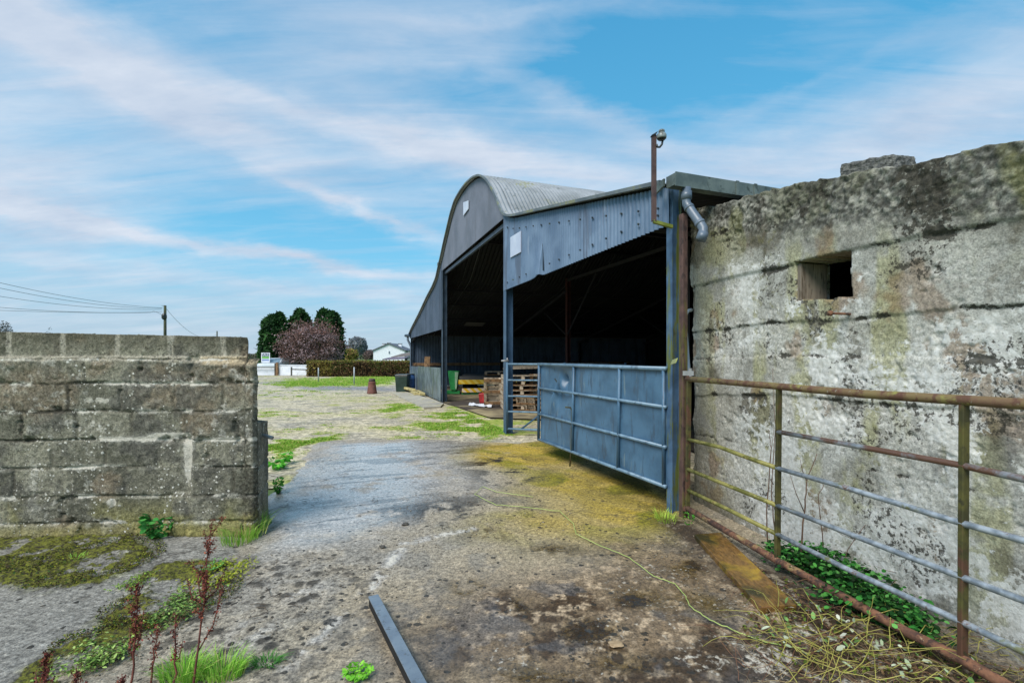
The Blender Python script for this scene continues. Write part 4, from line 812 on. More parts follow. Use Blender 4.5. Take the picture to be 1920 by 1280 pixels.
# sheet with the dent pushed into its top corner
A0, A1 = sg(1250, 690), sg(1014, 683.5); B0, B1 = sg(1250, 911), sg(1014, 823)
na, nb = 150, 70; al_ = np.linspace(0, 1, na)[None, :, None]; be_ = np.linspace(0, 1, nb)[:, None, None]
Pm = (np.array(A0)*(1-al_)+np.array(A1)*al_)*(1-be_)+(np.array(B0)*(1-al_)+np.array(B1)*al_)*be_
dc, _t = np.array(sg(1046, 720)), 0; s_ = al_[..., 0]*2.97; z_ = Pm[..., 2]; sc_ = np.linalg.norm(dc[:2]-np.array(A0)[:2])
ra = s_-sc_; rb = z_-dc[2]
D = 1.5*(-.05*np.exp(-(ra/.34)**2-(rb/.30)**2)+.05*np.exp(-((ra+.02-.25*rb)/.07)**2-((rb+.02)/.13)**2)+.05*np.exp(-((ra-.10+.3*rb)/.05)**2-((rb+.16)/.22)**2)-.04*np.exp(-((ra+.12)/.06)**2-((rb-.06)/.07)**2))+.006*np.sin(s_*5)*np.sin(z_*7)
Pm = Pm+D[..., None]*np.array(gnor)
npmesh('sheet', Pm, gridfaces(nb, na), BLUE, SG)
# the split at the head of the dent: a bent-out flap and a black patch painting the shade of the hole
h = MB(); c = sg(1046, 711)+gnor*.035; h.poly([c+gdir*.02+Vector((0,0,.02)), c-gdir*.05+Vector((0,0,-.03)), c-gdir*.02+Vector((0,0,-.04)), c+gdir*.05+Vector((0,0,.005))]); h.build('tear', BLACK, SG)
for q0, q1, rr in (((1252,691),(1011.5,682.5),.024), ((1252,763),(1012,727),.019), ((1252,838),(1011.5,775.5),.019), ((1252,912),(1011,823),.021)):
    b = MB(); b.tube([sg(*q0)+gnor*.02, sg(*q1)+gnor*.02], rr, 12); b.build('rail', BLUERAIL, SG, True)
for q0, q1, rr in (((1013,683),(1011.5,823),.024), ((1078,685),(1075,845),.02), ((1164,688),(1161,879),.02), ((1247,691),(1247,911),.02)):
    b = MB(); b.tube([sg(*q0)+gnor*.018, sg(*q1)+gnor*.018], rr, 10); b.build('stile', BLUE, SG, True)
bt = MB(); Yb = sg(1070,800).y-.05; bt.tube([at(1060,763,Yb-.02), at(1070,764,Yb), at(1072,770,Yb), at(1071,840,Yb), at(1068.5,874,Yb)], .0105, 8); bt.build('drop_bolt', RUSTALG, SG, True)
b = MB(); b.cbox(at(1071.5,790,Yb+.02), .05, .05, .03, .3); b.build('bolt_guide', BLUE, SG)

# second, open-barred gate hung from the middle column
q0 = Vector((-.095, 9.30, 0)); q1 = Vector((.555, 9.15, 0)); dg = (q1-q0).normalized()
BG = thing('barred_gate', 'blue grey five bar tubular gate between middle barn column and sheeted gate', 'gate', q0)
zs = [1.415, 1.095, .775, .465, .12]; Lg = 2.3
for z in zs:
    b = MB(); b.tube([q0+Vector((0,0,z)), q0+dg*Lg+Vector((0,0,z))], .021 if z in (zs[0], zs[-1]) else .018, 10); b.build('rail', BLUERAIL, BG, True)
for k in (0, 1.15, Lg):
    b = MB(); b.tube([q0+dg*k+Vector((0,0,.08)), q0+dg*k+Vector((0,0,1.45))], .024, 10); b.build('stile', BLUE, BG, True)
b = MB(); b.tube([q0+dg*.28+Vector((0,0,.12)), q0+dg*1.13+Vector((0,0,.78))], .018, 8); b.build('brace', BLUE, BG, True)
b = MB(); b.tube([q0+Vector((-.12,-.02,1.48)), q0+Vector((.03,0,1.48))], .018, 8); b.tube([q0+Vector((0,0,1.44)), q0+Vector((0,0,1.54))], .014, 8); b.build('hinge', PIN, BG, True)

# ------------------------------------------------------------------ old tubular gate in the foreground, swung against the wall
tP = np.array([1.70, 4.49]); td = np.array([-.218, 1.0])
def tg(px, py): return onplane(px, py, tP, td)[0]
TG = thing('tubular_gate', 'rusty galvanised tubular field gate with algae, swung open beside the concrete wall', 'gate', (1.70, 4.49, 0))
def poly_tube(name, m, px, r, extra=True):
    pts = [tg(*q) for q in px]
    if extra: pts.append(pts[-1]+(pts[-1]-pts[-2]).normalized()*.75)
    b = MB(); b.tube(pts, r, 14); return b.build(name, m, TG, True)
poly_tube('top_rail', surf('top rail rust over algae', lin(122,104,66), lin(110,82,62), 7, .7, .1, [(lin(140,136,70), 3, .58, (1,1,1)), (lin(92,60,46), 12, .55, (1,1,1)), (lin(160,156,140), 30, .68, (1,1,1))], .3, 160), [(1288,710),(1457,724),(1620,738.5),(1806,750),(1920,757.5)], .0255)
poly_tube('bottom_rail', RUST, [(1286,951),(1457,1050),(1700,1184),(1803,1235),(1880,1280)], .0265)
poly_tube('bar', surf('bar with rusty stretch', lin(132,136,140), lin(160,166,172), 12, .42, .45, [(lin(112,74,52), 2.4, .52, (1,1,1)), (lin(100,72,52), 14, .62, (1,1,1))], .12, 120), [(1458,809),(1600,835),(1803,872),(1920,898)], .0165)
poly_tube('bar', GALV, [(1457,877),(1600,918),(1803,980),(1920,1013)], .0165); poly_tube('bar', GALVALG, [(1289,823),(1350,838),(1400,857),(1457,877)], .0165, False)
poly_tube('bar', GALV, [(1457,947),(1600,1003),(1803,1081),(1920,1125)], .0165); poly_tube('bar', GALVALG, [(1289,879),(1370,912),(1457,947)], .0165, False)
poly_tube('bar', GALV, [(1457,1001),(1600,1072),(1803,1165),(1920,1221)], .0165); poly_tube('bar', GALVALG, [(1289,918),(1370,957),(1457,1001)], .0165, False)
for q0_, q1_, wd in (((1291,704),(1288,962),.046), ((1459,727),(1456,1046),.042), ((1806,752),(1803,1236),.044)):
    a_, b_ = tg(*q0_), tg(*q1_); tdv = Vector((td[0], td[1], 0)).normalized(); tn = Vector((-tdv.y, tdv.x, 0)); b = MB()
    b.box(b_-tn*.028-tdv*.012, tn*wd, tdv*.024, a_-b_); b.build('stile', RUSTALG, TG, bevel=.004)
b = MB(); b.box(Vector((1.655, 4.50, 1.40)), (.085,-.05,0), (0,-.006,0), (0,0,.045)); b.tube([Vector((1.72,4.475,1.36)), Vector((1.72,4.475,1.47))], .018, 10); b.build('hinge', PIN, TG)
b = MB(); b.box(Vector((1.655, 4.50, .09)), (.07,-.03,0), (0,-.006,0), (0,0,.035)); b.build('hinge', RUST, TG)
b = MB(); c = at(1257,684,4.55); b.box(c, (.05,-.02,.02), (0,.01,0), (.02,0,.05)); tag(b.build('latch_plate', surf('bright algae latch', lin(170,180,60), lin(120,126,90), 14, .7, 0, (), .2, 90), None, bevel=.003), 'small yellow green latch keep on the face of the blue column', 'latch')
# ------------------------------------------------------------------ things stored in and by the barn
def Gs(px, py, z=0): return G(px, py)+Vector((0,0,z))
# pallet prototype: deck boards, bearers, base boards
PALROOT = thing('pallet', 'weathered wooden pallet at the bottom of the pallet stack behind the barred gate', 'pallet', (0,0,0), 'wooden pallets stored in the barn')
b = MB()
for i in range(7): b.cbox((0, -.42+i*.14, .127), 1.1, .105, .018, random.uniform(-.008,.008))
b.build('deck', PALL, PALROOT)
b = MB()
for x in (-.5, 0, .5): b.cbox((x, 0, .068), .09, .95, .09)
b.build('bearers', PALL, PALROOT)
b = MB()
for y in (-.42, 0, .42): b.cbox((0, y, .011), 1.1, .1, .018)
b.build('base_boards', WOODB, PALROOT)
base = Vector((.245, 13.55, .04)); PALROOT.location = base; PALROOT.rotation_euler = (0,0,.12)
words = ['second', 'third', 'fourth', 'fifth', 'sixth', 'topmost']
for k in range(6): dup(PALROOT, base+Vector((random.uniform(-.03,.03), random.uniform(-.03,.03), .14*(k+1))), (0,0,.12+random.uniform(-.04,.04)), f'weathered wooden pallet, {words[k]} from the bottom of the stack behind the barred gate')
dup(PALROOT, Vector((-.36, 13.75, .50)), (R(-72),0,.05), 'pale peeling pallet leaning upright beside the middle blue column', .86)
dup(PALROOT, Vector((.95, 13.25, .53)), (R(-80),R(90),.1), 'pallet standing on end right of the pallet stack behind the gate', .95)
dup(PALROOT, Vector((-.55, 18.75, .80)), (0,0,.05), 'small pale pallet lying on the deck of the green trailer')
dup(PALROOT, Vector((.38, 13.0, .23)), (R(-66),0,-.35), 'broken low pallet propped against the foot of the pallet stack', .5)
# offcuts on top of the stack
b = MB()
for i in range(7): b.box(base+Vector((-.5+.03*i, -.3+.1*i, 1.14+.02*(i % 3))), (1.0,.05*(i % 3-1),.03), (0,.09,0), (0,0,.05))
tag(b.build('timber_offcuts', WOODG, None), 'rough dark timber offcuts piled on top of the pallet stack', 'timber', kind='stuff')
# green farm trailer with hazard boards
TR = thing('farm_trailer', 'green farm trailer with yellow and white striped hazard boards inside the barn', 'trailer', (-1.3, 18.5, 0))
Y0 = 18.5; k47 = Y0/F
def tx(px): return (px-960)*k47
def tz_(py): return EYE-(py-HZ)*k47
b = MB(); b.hexa([(tx(862),Y0-.1,tz_(712)),(tx(1010),Y0-.1,tz_(710)),(tx(1010),Y0+2.2,tz_(710)),(tx(862),Y0+2.2,tz_(712)),(tx(862),Y0-.1,tz_(705)),(tx(1010),Y0-.1,tz_(704)),(tx(1010),Y0+2.2,tz_(704)),(tx(862),Y0+2.2,tz_(705))]); b.build('deck', surf('grey deck', lin(70,70,72), lin(90,90,90), 4, .8, 0, (), .2, 40), TR)
def hazard(nm, x0, x1, z0, z1):
    m, nt_, bb = newmat(nm+' hazard stripes'); tcn = N(nt_, 'ShaderNodeTexCoord'); sp = N(nt_, 'ShaderNodeSeparateXYZ'); nt_.links.new(tcn.outputs['Object'], sp.inputs[0])
    f = math_(nt_, 'FRACT', math_(nt_, 'MULTIPLY', math_(nt_, 'ADD', sp.outputs[0], sp.outputs[2]), 3.6)); st = ramp(nt_, f, [(.48, lin(222,176,20)), (.52, lin(226,206,180) if 'low' in nm else lin(236,206,90))])
    nt_.links.new(st, bb.inputs['Base Color']); bb.inputs['Roughness'].default_value = .5
    b = MB(); b.box((x0, Y0-.16, z0), (x1-x0, 0, .02), (0,.04,0), (0,0,z1-z0)); b.build('hazard_board', m, TR)
hazard('upper', tx(860.5), tx(985), tz_(719.5), tz_(711.5)); hazard('low', tx(867), tx(912), tz_(735), tz_(727.5))
b = MB(); b.hexa([(tx(845),Y0-.1,tz_(730)),(tx(856),Y0-.1,tz_(732)),(tx(856),Y0+.5,tz_(732)),(tx(845),Y0+.5,tz_(730)),(tx(840),Y0-.1,tz_(695)),(tx(861),Y0-.1,tz_(696)),(tx(861),Y0+.5,tz_(696)),(tx(840),Y0+.5,tz_(695))]); b.build('headboard', GREEN, TR, bevel=.01)
b = MB(); b.hexa([(tx(854),Y0-.125,tz_(728)),(tx(856.5),Y0-.125,tz_(729)),(tx(856.5),Y0-.11,tz_(729)),(tx(854),Y0-.11,tz_(728)),(tx(853.5),Y0-.125,tz_(697)),(tx(860),Y0-.125,tz_(697)),(tx(860),Y0-.11,tz_(697)),(tx(853.5),Y0-.11,tz_(697))]); b.build('side_panel', PALEGR, TR)
b = MB(); b.box((tx(866),Y0-.1,tz_(740)), (tx(912)-tx(866),0,0), (0,.3,0), (0,0,.10)); b.box((tx(831),Y0-.05,tz_(738)), (tx(862)-tx(831),0,0), (0,.3,0), (0,0,.13)); b.build('chassis', GREEN, TR)
b = MB(); b.box((tx(910.5),Y0-.19,tz_(736)), (.09,0,0), (0,.03,0), (0,0,tz_(722)-tz_(736))); b.build('yellow_panel', surf('yellow', lin(224,180,20), lin(230,190,40), 4, .5, 0, (), 0), TR)
for x in (tx(880), tx(940)):
    b = MB(); b.tube([Vector((x, Y0+.3, .3)), Vector((x, Y0+.5, .3))], .3, 20); b.build('wheel', TYRE, TR)
# red drum-like can
RC = thing('fuel_can', 'red container with dark side standing before the trailer beside leaning pallet', 'container', G(907,757))
c = G(907, 757); b = MB(); w0, w1 = .22, .26; b.hexa([c+Vector(q) for q in ((-w0/2-.02,-.1,0.03),(.06,-.12,.03),(.06,.12,.03),(-w0/2,.12,.03),(-w1/2-.04,-.1,.34),(.06,-.12,.37),(.06,.12,.37),(-w1/2-.03,.12,.34))]); b.build('body', REDP, RC, bevel=.02, seg=2)
b = MB(); b.hexa([c+Vector(q) for q in ((.065,-.11,0.03),(.17,-.06,.03),(.17,.12,.03),(.065,.12,.03),(.065,-.11,.36),(.15,-.06,.26),(.15,.12,.26),(.065,.12,.36))]); b.build('side_sleeve', surf('dark maroon', lin(70,22,26), lin(96,30,34), 6, .7, 0, (), .1, 60), RC, bevel=.01)
b = MB(); b.tube([c+Vector((-.10,0,.36)), c+Vector((-.08,0,.41)), c+Vector((.0,0,.42)), c+Vector((.03,0,.38))], .012, 8); b.build('handle', BLACK, RC, True)
# crumpled white plastic sheet
g_ = np.random.default_rng(4); nx, ny = 50, 16; xx, yy = np.meshgrid(np.linspace(0,1,nx), np.linspace(0,1,ny)); c0 = G(878,763); c1 = G(921,767)
V = np.array(c0)+xx[..., None]*np.array(c1-c0)+yy[..., None]*np.array([.05,.35,0]); V[..., 2] += .04+.09*fbm(xx*5, yy*3, 8)*np.sin(np.pi*yy)+.05*fbm(xx*16, yy*8, 9)
tag(npmesh('plastic_sheet', V, gridfaces(ny, nx), surf('crumpled pale plastic', lin(186,188,196), lin(214,216,222), 8, .45, 0, (), .1, 40)), 'crumpled pale plastic sheeting on the ground before the leaning pallet', 'sheeting')
# brown board leaning on the side rail
b = MB(); c = at(799.5, 690, 21.6); b.box(c+Vector((-.13,0,-.9)), (.27,0,0), (.02,.10,1.44), (0,.02,0)); tag(b.build('chipboard_offcut', WOODB, None), 'brown board standing up behind the grey sheet panels', 'board')
# barrels / bins at the barn corner
c = G(756, 735.5)
BN = thing('wheelie_bin', 'dark green black plastic bin beside barn corner and timber planks', 'bin', c)
b = MB(); b.hexa([c+Vector(q) for q in ((-.24,-.28,.04),(.20,-.28,.04),(.20,.28,.04),(-.24,.28,.04),(-.28,-.32,.72),(.25,-.32,.72),(.25,.32,.72),(-.28,.32,.72))]); b.build('body', BINGR, BN, bevel=.03, seg=2)
b = MB(); b.hexa([c+Vector(q) for q in ((-.30,-.34,.72),(.27,-.34,.72),(.27,.34,.72),(-.30,.34,.72),(-.27,-.31,.78),(.24,-.31,.78),(.24,.31,.78),(-.27,.31,.78))]); b.build('lid', BLACK, BN, bevel=.015)
for x in (-.2, .16):
    b = MB(); b.tube([c+Vector((x-.03,.30,.09)), c+Vector((x+.03,.30,.09))], .09, 14); b.build('wheel', TYRE, BN)
c2 = G(768, 734); DR = thing('blue_drum', 'blue plastic drum half hidden behind the dark bin at barn corner', 'drum', c2)
b = MB(); b.lathe(c2, [(.2,.0),(.23,.03),(.24,.25),(.245,.27),(.24,.29),(.24,.52),(.245,.54),(.24,.56),(.22,.74)], 24); b.build('body', BINBL, DR, True)
b = MB(); b.lathe(c2+Vector((0,0,.74)), [(.225,.0),(.23,.02),(.2,.035)], 24); b.build('lid', BLACK, DR, True)
# timbers on the concrete strip
for i, (px, py, l, dz, lab) in enumerate([(777, 743, 1.7, 0, 'pale sawn timber baulk on the concrete strip, nearest the yard'), (787, 744, 1.5, 0, 'pale sawn timber baulk on the concrete strip, nearest the sheet panels'), (774, 740.5, 1.3, .1, 'shorter pale timber laid across the two baulks')]):
    p = Gs(px, py, .055+dz); dv = Vector((-.34,.94,0))*1 if dz == 0 else Vector((-.5,.86,0)); b = MB(); b.box(p, Vector((.22,.07,0))*(.9 if dz == 0 else .5), dv*l*1.1, (0,0,.095)); tag(b.build('timber_baulk', WOODP, None, bevel=.01), lab, 'timber', 'timbers on the concrete strip')
# terracotta chimney pot in the yard
c = G(697.5, 737.5); CP = thing('chimney_pot', 'reddish terracotta chimney pot with dark rim standing alone on the gravel yard', 'chimney pot', c)
b = MB(); b.lathe(c, [(.20,.0),(.205,.03),(.19,.10),(.165,.28),(.145,.42),(.16,.44),(.16,.47),(.135,.49),(.125,.50)], 24); b.build('body', TERRA, CP, True)
b = MB(); b.lathe(c+Vector((0,0,.50)), [(.125,.0),(.13,.06),(.125,.11),(.09,.115),(.085,.05)], 24); b.build('rim', DARKST, CP, True)
# ------------------------------------------------------------------ foreground: steel channel, plank, twine
L0, L1 = Vector(G(689,1141)), Vector(G(760,1290)); dv = (L1-L0); dv = Vector((dv.x, dv.y, 0)).normalized(); sv = Vector((-dv.y, dv.x, 0)); sv = sv if sv.x > 0 else -sv
LL = 1.6; b = MB(); up = Vector((0,0,1)); o = L0+sv*.005+up*.012; wd, ht, th = .062, .062, .004
b.box(o+up*ht, sv*wd, dv*LL, up*th); b.box(o+up*(ht-.005), sv*th, dv*LL, up*.0045); SCH = thing('steel_channel', 'long grey steel channel lying on the wet concrete in the foreground', 'steel channel', o)
b.build('web', surf('blue grey steel channel', lin(112,124,136), lin(128,140,150), 9, .35, .3, [(lin(98,104,108), 30, .62, (1,1,1)), (lin(134,120,100), 60, .69, (1,1,1))], .08, 120), SCH, bevel=.0015)
b = MB(); b.box(o+sv*.004, sv*(wd-.004), dv*LL, up*(ht-.001)); b.build('shade_filler', surf('painted shade black', lin(12,12,12), lin(22,21,20), 9, .8, 0, (), .2, 90), SCH)  # black block painting the shade inside the open channel
P = [Gs(1302,1012), Gs(1426,1152), Gs(1494,1148), Gs(1352,1008)]; b = MB(); b.hexa([p+Vector((0,0,.004)) for p in (P[3],P[2],P[1],P[0])]+[p+Vector((0,0,.05)) for p in (P[3],P[2],P[1],P[0])])
pm, pnt, pb = newmat('wet mossy plank'); pc = mapping(pnt, (1,1,1)); gr = mapping(pnt, (22,6,10), (0,0,R(-38)))
n1_ = noise(pnt, pc, 3.2, 5, .6, .3); n2_ = noise(pnt, gr, 3.0, 6, .65); cc = ramp(pnt, n2_, [(.3, lin(70,50,24)), (.6, lin(132,98,52))]); cc = mixn(pnt, ramp(pnt, n1_, [(.5, (0,0,0)), (.6, (1,1,1))]), cc, lin(160,128,44)); cc = mixn(pnt, ramp(pnt, noise(pnt, pc, 1.6, 6, .6), [(.5, (0,0,0)), (.62, (1,1,1))]), cc, lin(52,48,24))
pnt.links.new(cc, pb.inputs['Base Color']); pb.inputs['Roughness'].default_value = .3; bump(pnt, pb, n2_, .4, .006)
tag(b.build('wooden_plank', pm, None, bevel=.003), 'wet brown plank with yellow moss lying beside the tubular gate', 'plank')
tw = [(1000,935),(930,925),(905,915),(890,930),(930,950),(990,955),(1050,962),(1075,985),(1080,1005),(1120,1025),(1180,1050),(1225,1085),(1265,1100),(1283,1120),(1296,1145),(1330,1168),(1380,1190),(1420,1205),(1465,1217),(1520,1224)]
tw = [Gs(*q, .022) for q in tw]; b = MB(); pts = []
for i in range(len(tw)-1):
    for k in range(6): pts.append(tw[i].lerp(tw[i+1], k/6)+Vector((random.uniform(-.004,.004), random.uniform(-.004,.004), random.uniform(-.002,.004))))
b.tube(pts, .003, 6); tag(b.build('baling_twine', ROPE, None, True), 'thin green baling twine trailing across the concrete', 'twine')
# ------------------------------------------------------------------ far side of the yard
def cloud(name, parent, P, size, cols, sd=1, up=0., aspect=1.):
    v, f, c = leaves(P, size, cols, sd, aspect, up); return npmesh(name, v, f, LEAF, parent, c, smooth=False)
def trunk(parent, base, h, r, limbs=5, spread=.6, sd=1, name='trunk', m=None):
    rr = random.Random(sd); b = MB(); base = Vector(base); top = base+Vector((rr.uniform(-.1,.1)*h*.3, rr.uniform(-.1,.1)*h*.3, h))
    b.tube([base, base.lerp(top,.4)+Vector((rr.uniform(-.05,.05)*h,0,0)), top], [r, r*.7, r*.25], 7)
    for i in range(limbs):
        f = rr.uniform(.25,.8); s = base.lerp(top, f); a = rr.uniform(0, 6.28); L = h*spread*rr.uniform(.6,1)*(1-f*.4)
        e = s+Vector((math.cos(a)*L, math.sin(a)*L, L*rr.uniform(.5,1))); mid = s.lerp(e,.5)+Vector((0,0,-.06*L)); b.tube([s, mid, e], [r*.5, r*.3, r*.1], 6)
        for j in range(3):
            s2 = mid.lerp(e, rr.uniform(0,.8)); a2 = a+rr.uniform(-1.2,1.2); L2 = L*.5; b.tube([s2, s2+Vector((math.cos(a2)*L2, math.sin(a2)*L2, L2*rr.uniform(.3,1)))], [r*.2, r*.05], 5)
    return b.build(name, m or BARK, parent, True)
gx = lambda px, Y: (px-960)/F*Y
gz = lambda py, Y: EYE-(py-HZ)/F*Y
def cypress(px0, px1, pyt, Y, label, sd, lobes):
    g_ = np.random.default_rng(sd); cx = gx((px0+px1)/2, Y); rad = (px1-px0)/2/F*Y; H = gz(pyt, Y)
    t = thing('cypress_tree', label, 'tree', (cx, Y, 0), 'cypress trees across the yard'); b = MB(); b.tube([(cx,Y,-.1),(cx,Y,H*.6)], [.22,.08], 8); b.build('trunk', BARK, t, True)
    Pp = []; C = []
    for (dx, hf, rf) in lobes:
        n = int(9000*rf); z = g_.beta(1.15, 1.35, n); prof_ = np.interp(z, [0,.08,.35,.62,.82,.94,1], [.7,.92,1.,.95,.78,.5,.12])
        cl = fbm(np.arange(n)*0+g_.uniform(0,6.28,n)*2.4, z*9, sd, 3)
        th = g_.uniform(0, 2*np.pi, n); bumpf = .5+.9*fbm(th*2.2+sd, z*8+sd, sd, 3); r_ = rad*rf*prof_*bumpf*np.sqrt(g_.uniform(.45,1,n))*(1+.16*np.abs(g_.normal(0,1,n))*(g_.uniform(0,1,n) < .3))
        p = np.stack([cx+dx*rad+r_*np.cos(th), Y+r_*np.sin(th), .15+z*(H*hf-.15)], -1); Pp.append(p)
        k = np.clip(vn(th*2.6+sd, z*8+sd, sd)*1.1+g_.normal(0,.15,n), 0, 1)[:, None]; C.append(lin(20,46,26)*(1-k)+lin(58,98,48)*k)
    cloud('crown', t, np.concatenate(Pp), .30, np.concatenate(C), sd, .1, 1.9)
cypress(491, 539, 586, 45, 'dark green cypress tree, leftmost of three, behind the sale board', 11, [(-.1,.96,.85),(.35,1,.6),(-.45,.72,.6)])
cypress(537, 588, 579, 46.5, 'dark green cypress tree in the middle, behind the bronze blossoming tree', 12, [(0,1,.8),(.4,.9,.6),(-.4,.88,.6)])
cypress(588, 640, 579, 46, 'dark green cypress tree, rightmost of three, behind the bronze blossoming tree', 13, [(-.3,1,.65),(.3,.96,.75),(.55,.6,.5)])
# bronze pink blossoming tree
Y = 42; cx = gx(585, Y); t = thing('cherry_plum_tree', 'rounded bronze and pink blossoming tree before the dark cypresses', 'tree', (cx, Y, 0)); g_ = np.random.default_rng(21)
trunk(t, (cx, Y, -.1), 2.9, .17, 18, .85, 5)
n = 11500; th = g_.uniform(0, 2*np.pi, n); ph = np.arccos(g_.uniform(-.75, 1, n)); rr_ = g_.uniform(.25, 1, n)**.45*(1+.13*np.abs(g_.normal(0,1,n))*(g_.uniform(0,1,n) < .35)); bmp_ = .66+.56*vn(th*3.2, ph*4.4, 5)
p = np.stack([cx+2.75*rr_*bmp_*1.05*np.sin(ph)*np.cos(th), Y+2.6*rr_*bmp_*np.sin(ph)*np.sin(th), 2.35+2.35*rr_*bmp_*np.cos(ph)*np.where(np.cos(ph) < 0, .95, 1.)], -1); p = p[p[:, 2] > .35]
k = vn(p[:, 0]*1.6, p[:, 2]*1.6, 9); cset = np.where((k+g_.normal(0,.22,len(p)) > .55)[:, None], lin(164,142,144), lin(122,96,90)); cset = np.where((g_.uniform(0,1,len(p)) < .26)[:, None], lin(72,58,48), cset); cset = np.where((p[:, 2] > 3.4)[:, None] & (g_.uniform(0,1,len(p)) < .5)[:, None], lin(136,104,96), cset)
cloud('crown', t, p, .15, cset, 22)
def bare_tree(px, pyt, Y, rpx, label, sd, colr, n=2600, size=.2, name='bare_tree', bot=690):
    cx = gx(px, Y); H = gz(pyt, Y); r = rpx/F*Y; t = thing(name, label, 'tree', (cx, Y, 0)); g_ = np.random.default_rng(sd)
    trunk(t, (cx, Y, -.1), H*.75, .03*H, 8, .5, sd); th = g_.uniform(0,2*np.pi,n); u = g_.uniform(-.9,1,n); rr_ = g_.uniform(.2,1,n)**.5*(.75+.4*vn(th*2, u*3, sd))
    p = np.stack([cx+r*rr_*np.sqrt(1-u*u)*np.cos(th), Y+r*rr_*np.sqrt(1-u*u)*np.sin(th), H*.56+H*.44*rr_*u], -1); cloud('crown', t, p, size, np.array(colr), sd, aspect=2.2)
bare_tree(670, 630, 150, 19, 'distant grey leafless round tree left of the white house', 31, [lin(142,148,156), lin(124,130,138), lin(150,150,150)], 5200, .42)
bare_tree(656, 654, 100, 14, 'low ochre green shrubby tree behind the hedge', 32, [lin(150,146,70), lin(126,120,60), lin(140,112,74)], 2400, .35, 'shrubby_tree')
bare_tree(692, 656, 120, 10, 'mauve brown leafless bush between round tree and white house', 33, [lin(116,100,98), lin(134,116,110)], 1800, .35, 'bare_bush')
bare_tree(8, 602, 62, 16, 'grey bare bush showing above the left end of block wall', 34, [lin(96,98,100), lin(120,118,116)], 1500, .14, 'bare_bush')
bare_tree(93, 612, 75, 6, 'tiny bare treetop showing above the middle of block wall', 35, [lin(120,124,128), lin(130,132,136)], 260, .12)
# hedge
Y = 34.8; x0, x1 = gx(580, Y), gx(800, Y); H = gz(678, Y)
HG = thing('hedge', 'long clipped brown and green hedge at the far side of the yard', 'hedge', ((x0+x1)/2, Y, 0)); g_ = np.random.default_rng(41)
b = MB(); b.box((x0+.12,Y-.40,0), (x1-x0-.2,0,0), (0,.85,0), (0,0,H-.14)); b.build('dense_stems', surf('dark hedge interior', lin(40,34,24), lin(62,50,34), 3, .95, 0, (), .4, 12), HG)
n = 26000; x = g_.uniform(x0, x1, n); top = g_.uniform(0,1,n) < .3; Hn = H+.16*(fbm(x*.7, x*0, 6, 4)-.5); z = np.where(top, Hn+g_.normal(0,.05,n), g_.uniform(.02,1,n)*H); y = np.where(top, Y+g_.uniform(-.55,.55,n), Y-.45+g_.normal(0,.10,n)+.34*(fbm(x*1.3, z*2.0, 3, 4)-.5))
k = fbm(x*.9, z*1.5, 5, 4)+g_.normal(0,.10,n)+.16*(z/H-.5); cset = np.where((k > .58)[:, None], lin(84,88,44), lin(104,78,54)); cset = np.where((k < .42)[:, None], lin(50,42,30), cset); cset = np.where((top & (g_.uniform(0,1,n) < .65))[:, None], lin(128,128,56), cset); cset = np.where((g_.uniform(0,1,n) < .12)[:, None], lin(150,122,86), cset)
cset = np.where(((x < x0+1.9) & (g_.uniform(0,1,n) < .5))[:, None], lin(146,132,66), cset)
cloud('clipped_growth', HG, np.stack([x, y, z], -1), .095, cset, 42)
# low white boundary wall, timber post and rail
Y = 36.3
b = MB(); b.box((gx(523,Y), Y, 0), (gx(583,Y)-gx(523,Y),0,0), (0,.22,0), (0,0,gz(685,Y))); b.box((gx(523,Y)-.03, Y-.03, gz(685,Y)+.002), (gx(583,Y)-gx(523,Y)+.06,0,0), (0,.28,0), (0,0,.05)); tag(b.build('boundary_wall', WHITEW), 'low white rendered wall right of the brown timber post', 'wall')
b = MB(); b.box((gx(470,Y), Y, 0.07), (gx(515.5,Y)-gx(470,Y),0,0), (0,.2,0), (0,0,gz(690,Y)-.07)); b.box((gx(470,Y), Y-.01, 0), (gx(516,Y)-gx(470,Y),0,0), (0,.22,0), (0,0,.065)); tag(b.build('boundary_wall', WHITEW), 'low white wall left of the brown timber post, below the parked car', 'wall')
b = MB(); b.cbox((gx(521,Y), Y-.1, .5), .15, .16, 1.03); tag(b.build('timber_post', WOODB, None, bevel=.012), 'brown square timber post between the two low white walls', 'post')
b = MB(); b.cbox((gx(517,Y), Y-.02, .47), .14, .12, .95); tag(b.build('timber_post', surf('dark post', lin(60,52,44), lin(80,70,58), 5, .9, 0, (), .2, 40), None, bevel=.01), 'darker timber post just left of the brown gate post', 'post')
FR = thing('parking_rail', 'dark timber rail on a post in front of the low white wall', 'rail', (gx(546,35.6), 35.6, 0)); Y = 35.6
b = MB(); b.cbox((gx(546.5,Y), Y, .33), .09, .09, .68); b.build('post', surf('rail wood', lin(70,70,64), lin(92,90,82), 5, .9, 0, (), .2, 40), FR)
b = MB(); b.box((gx(545.5,Y), Y-.05, gz(693,Y)), (gx(588,Y)-gx(545.5,Y),0,-.05), (0,.1,0), (0,0,.075)); b.build('rail', bpy.data.materials['rail wood'], FR)
b = MB(); b.box((gx(466,36.1), 36.05, gz(689.3,36.1)), (gx(516,36.1)-gx(466,36.1),0,0), (0,.08,0), (0,0,.075)); tag(b.build('timber_rail', bpy.data.materials['rail wood'], None), 'dark timber rail running along the top of the left white wall', 'rail')
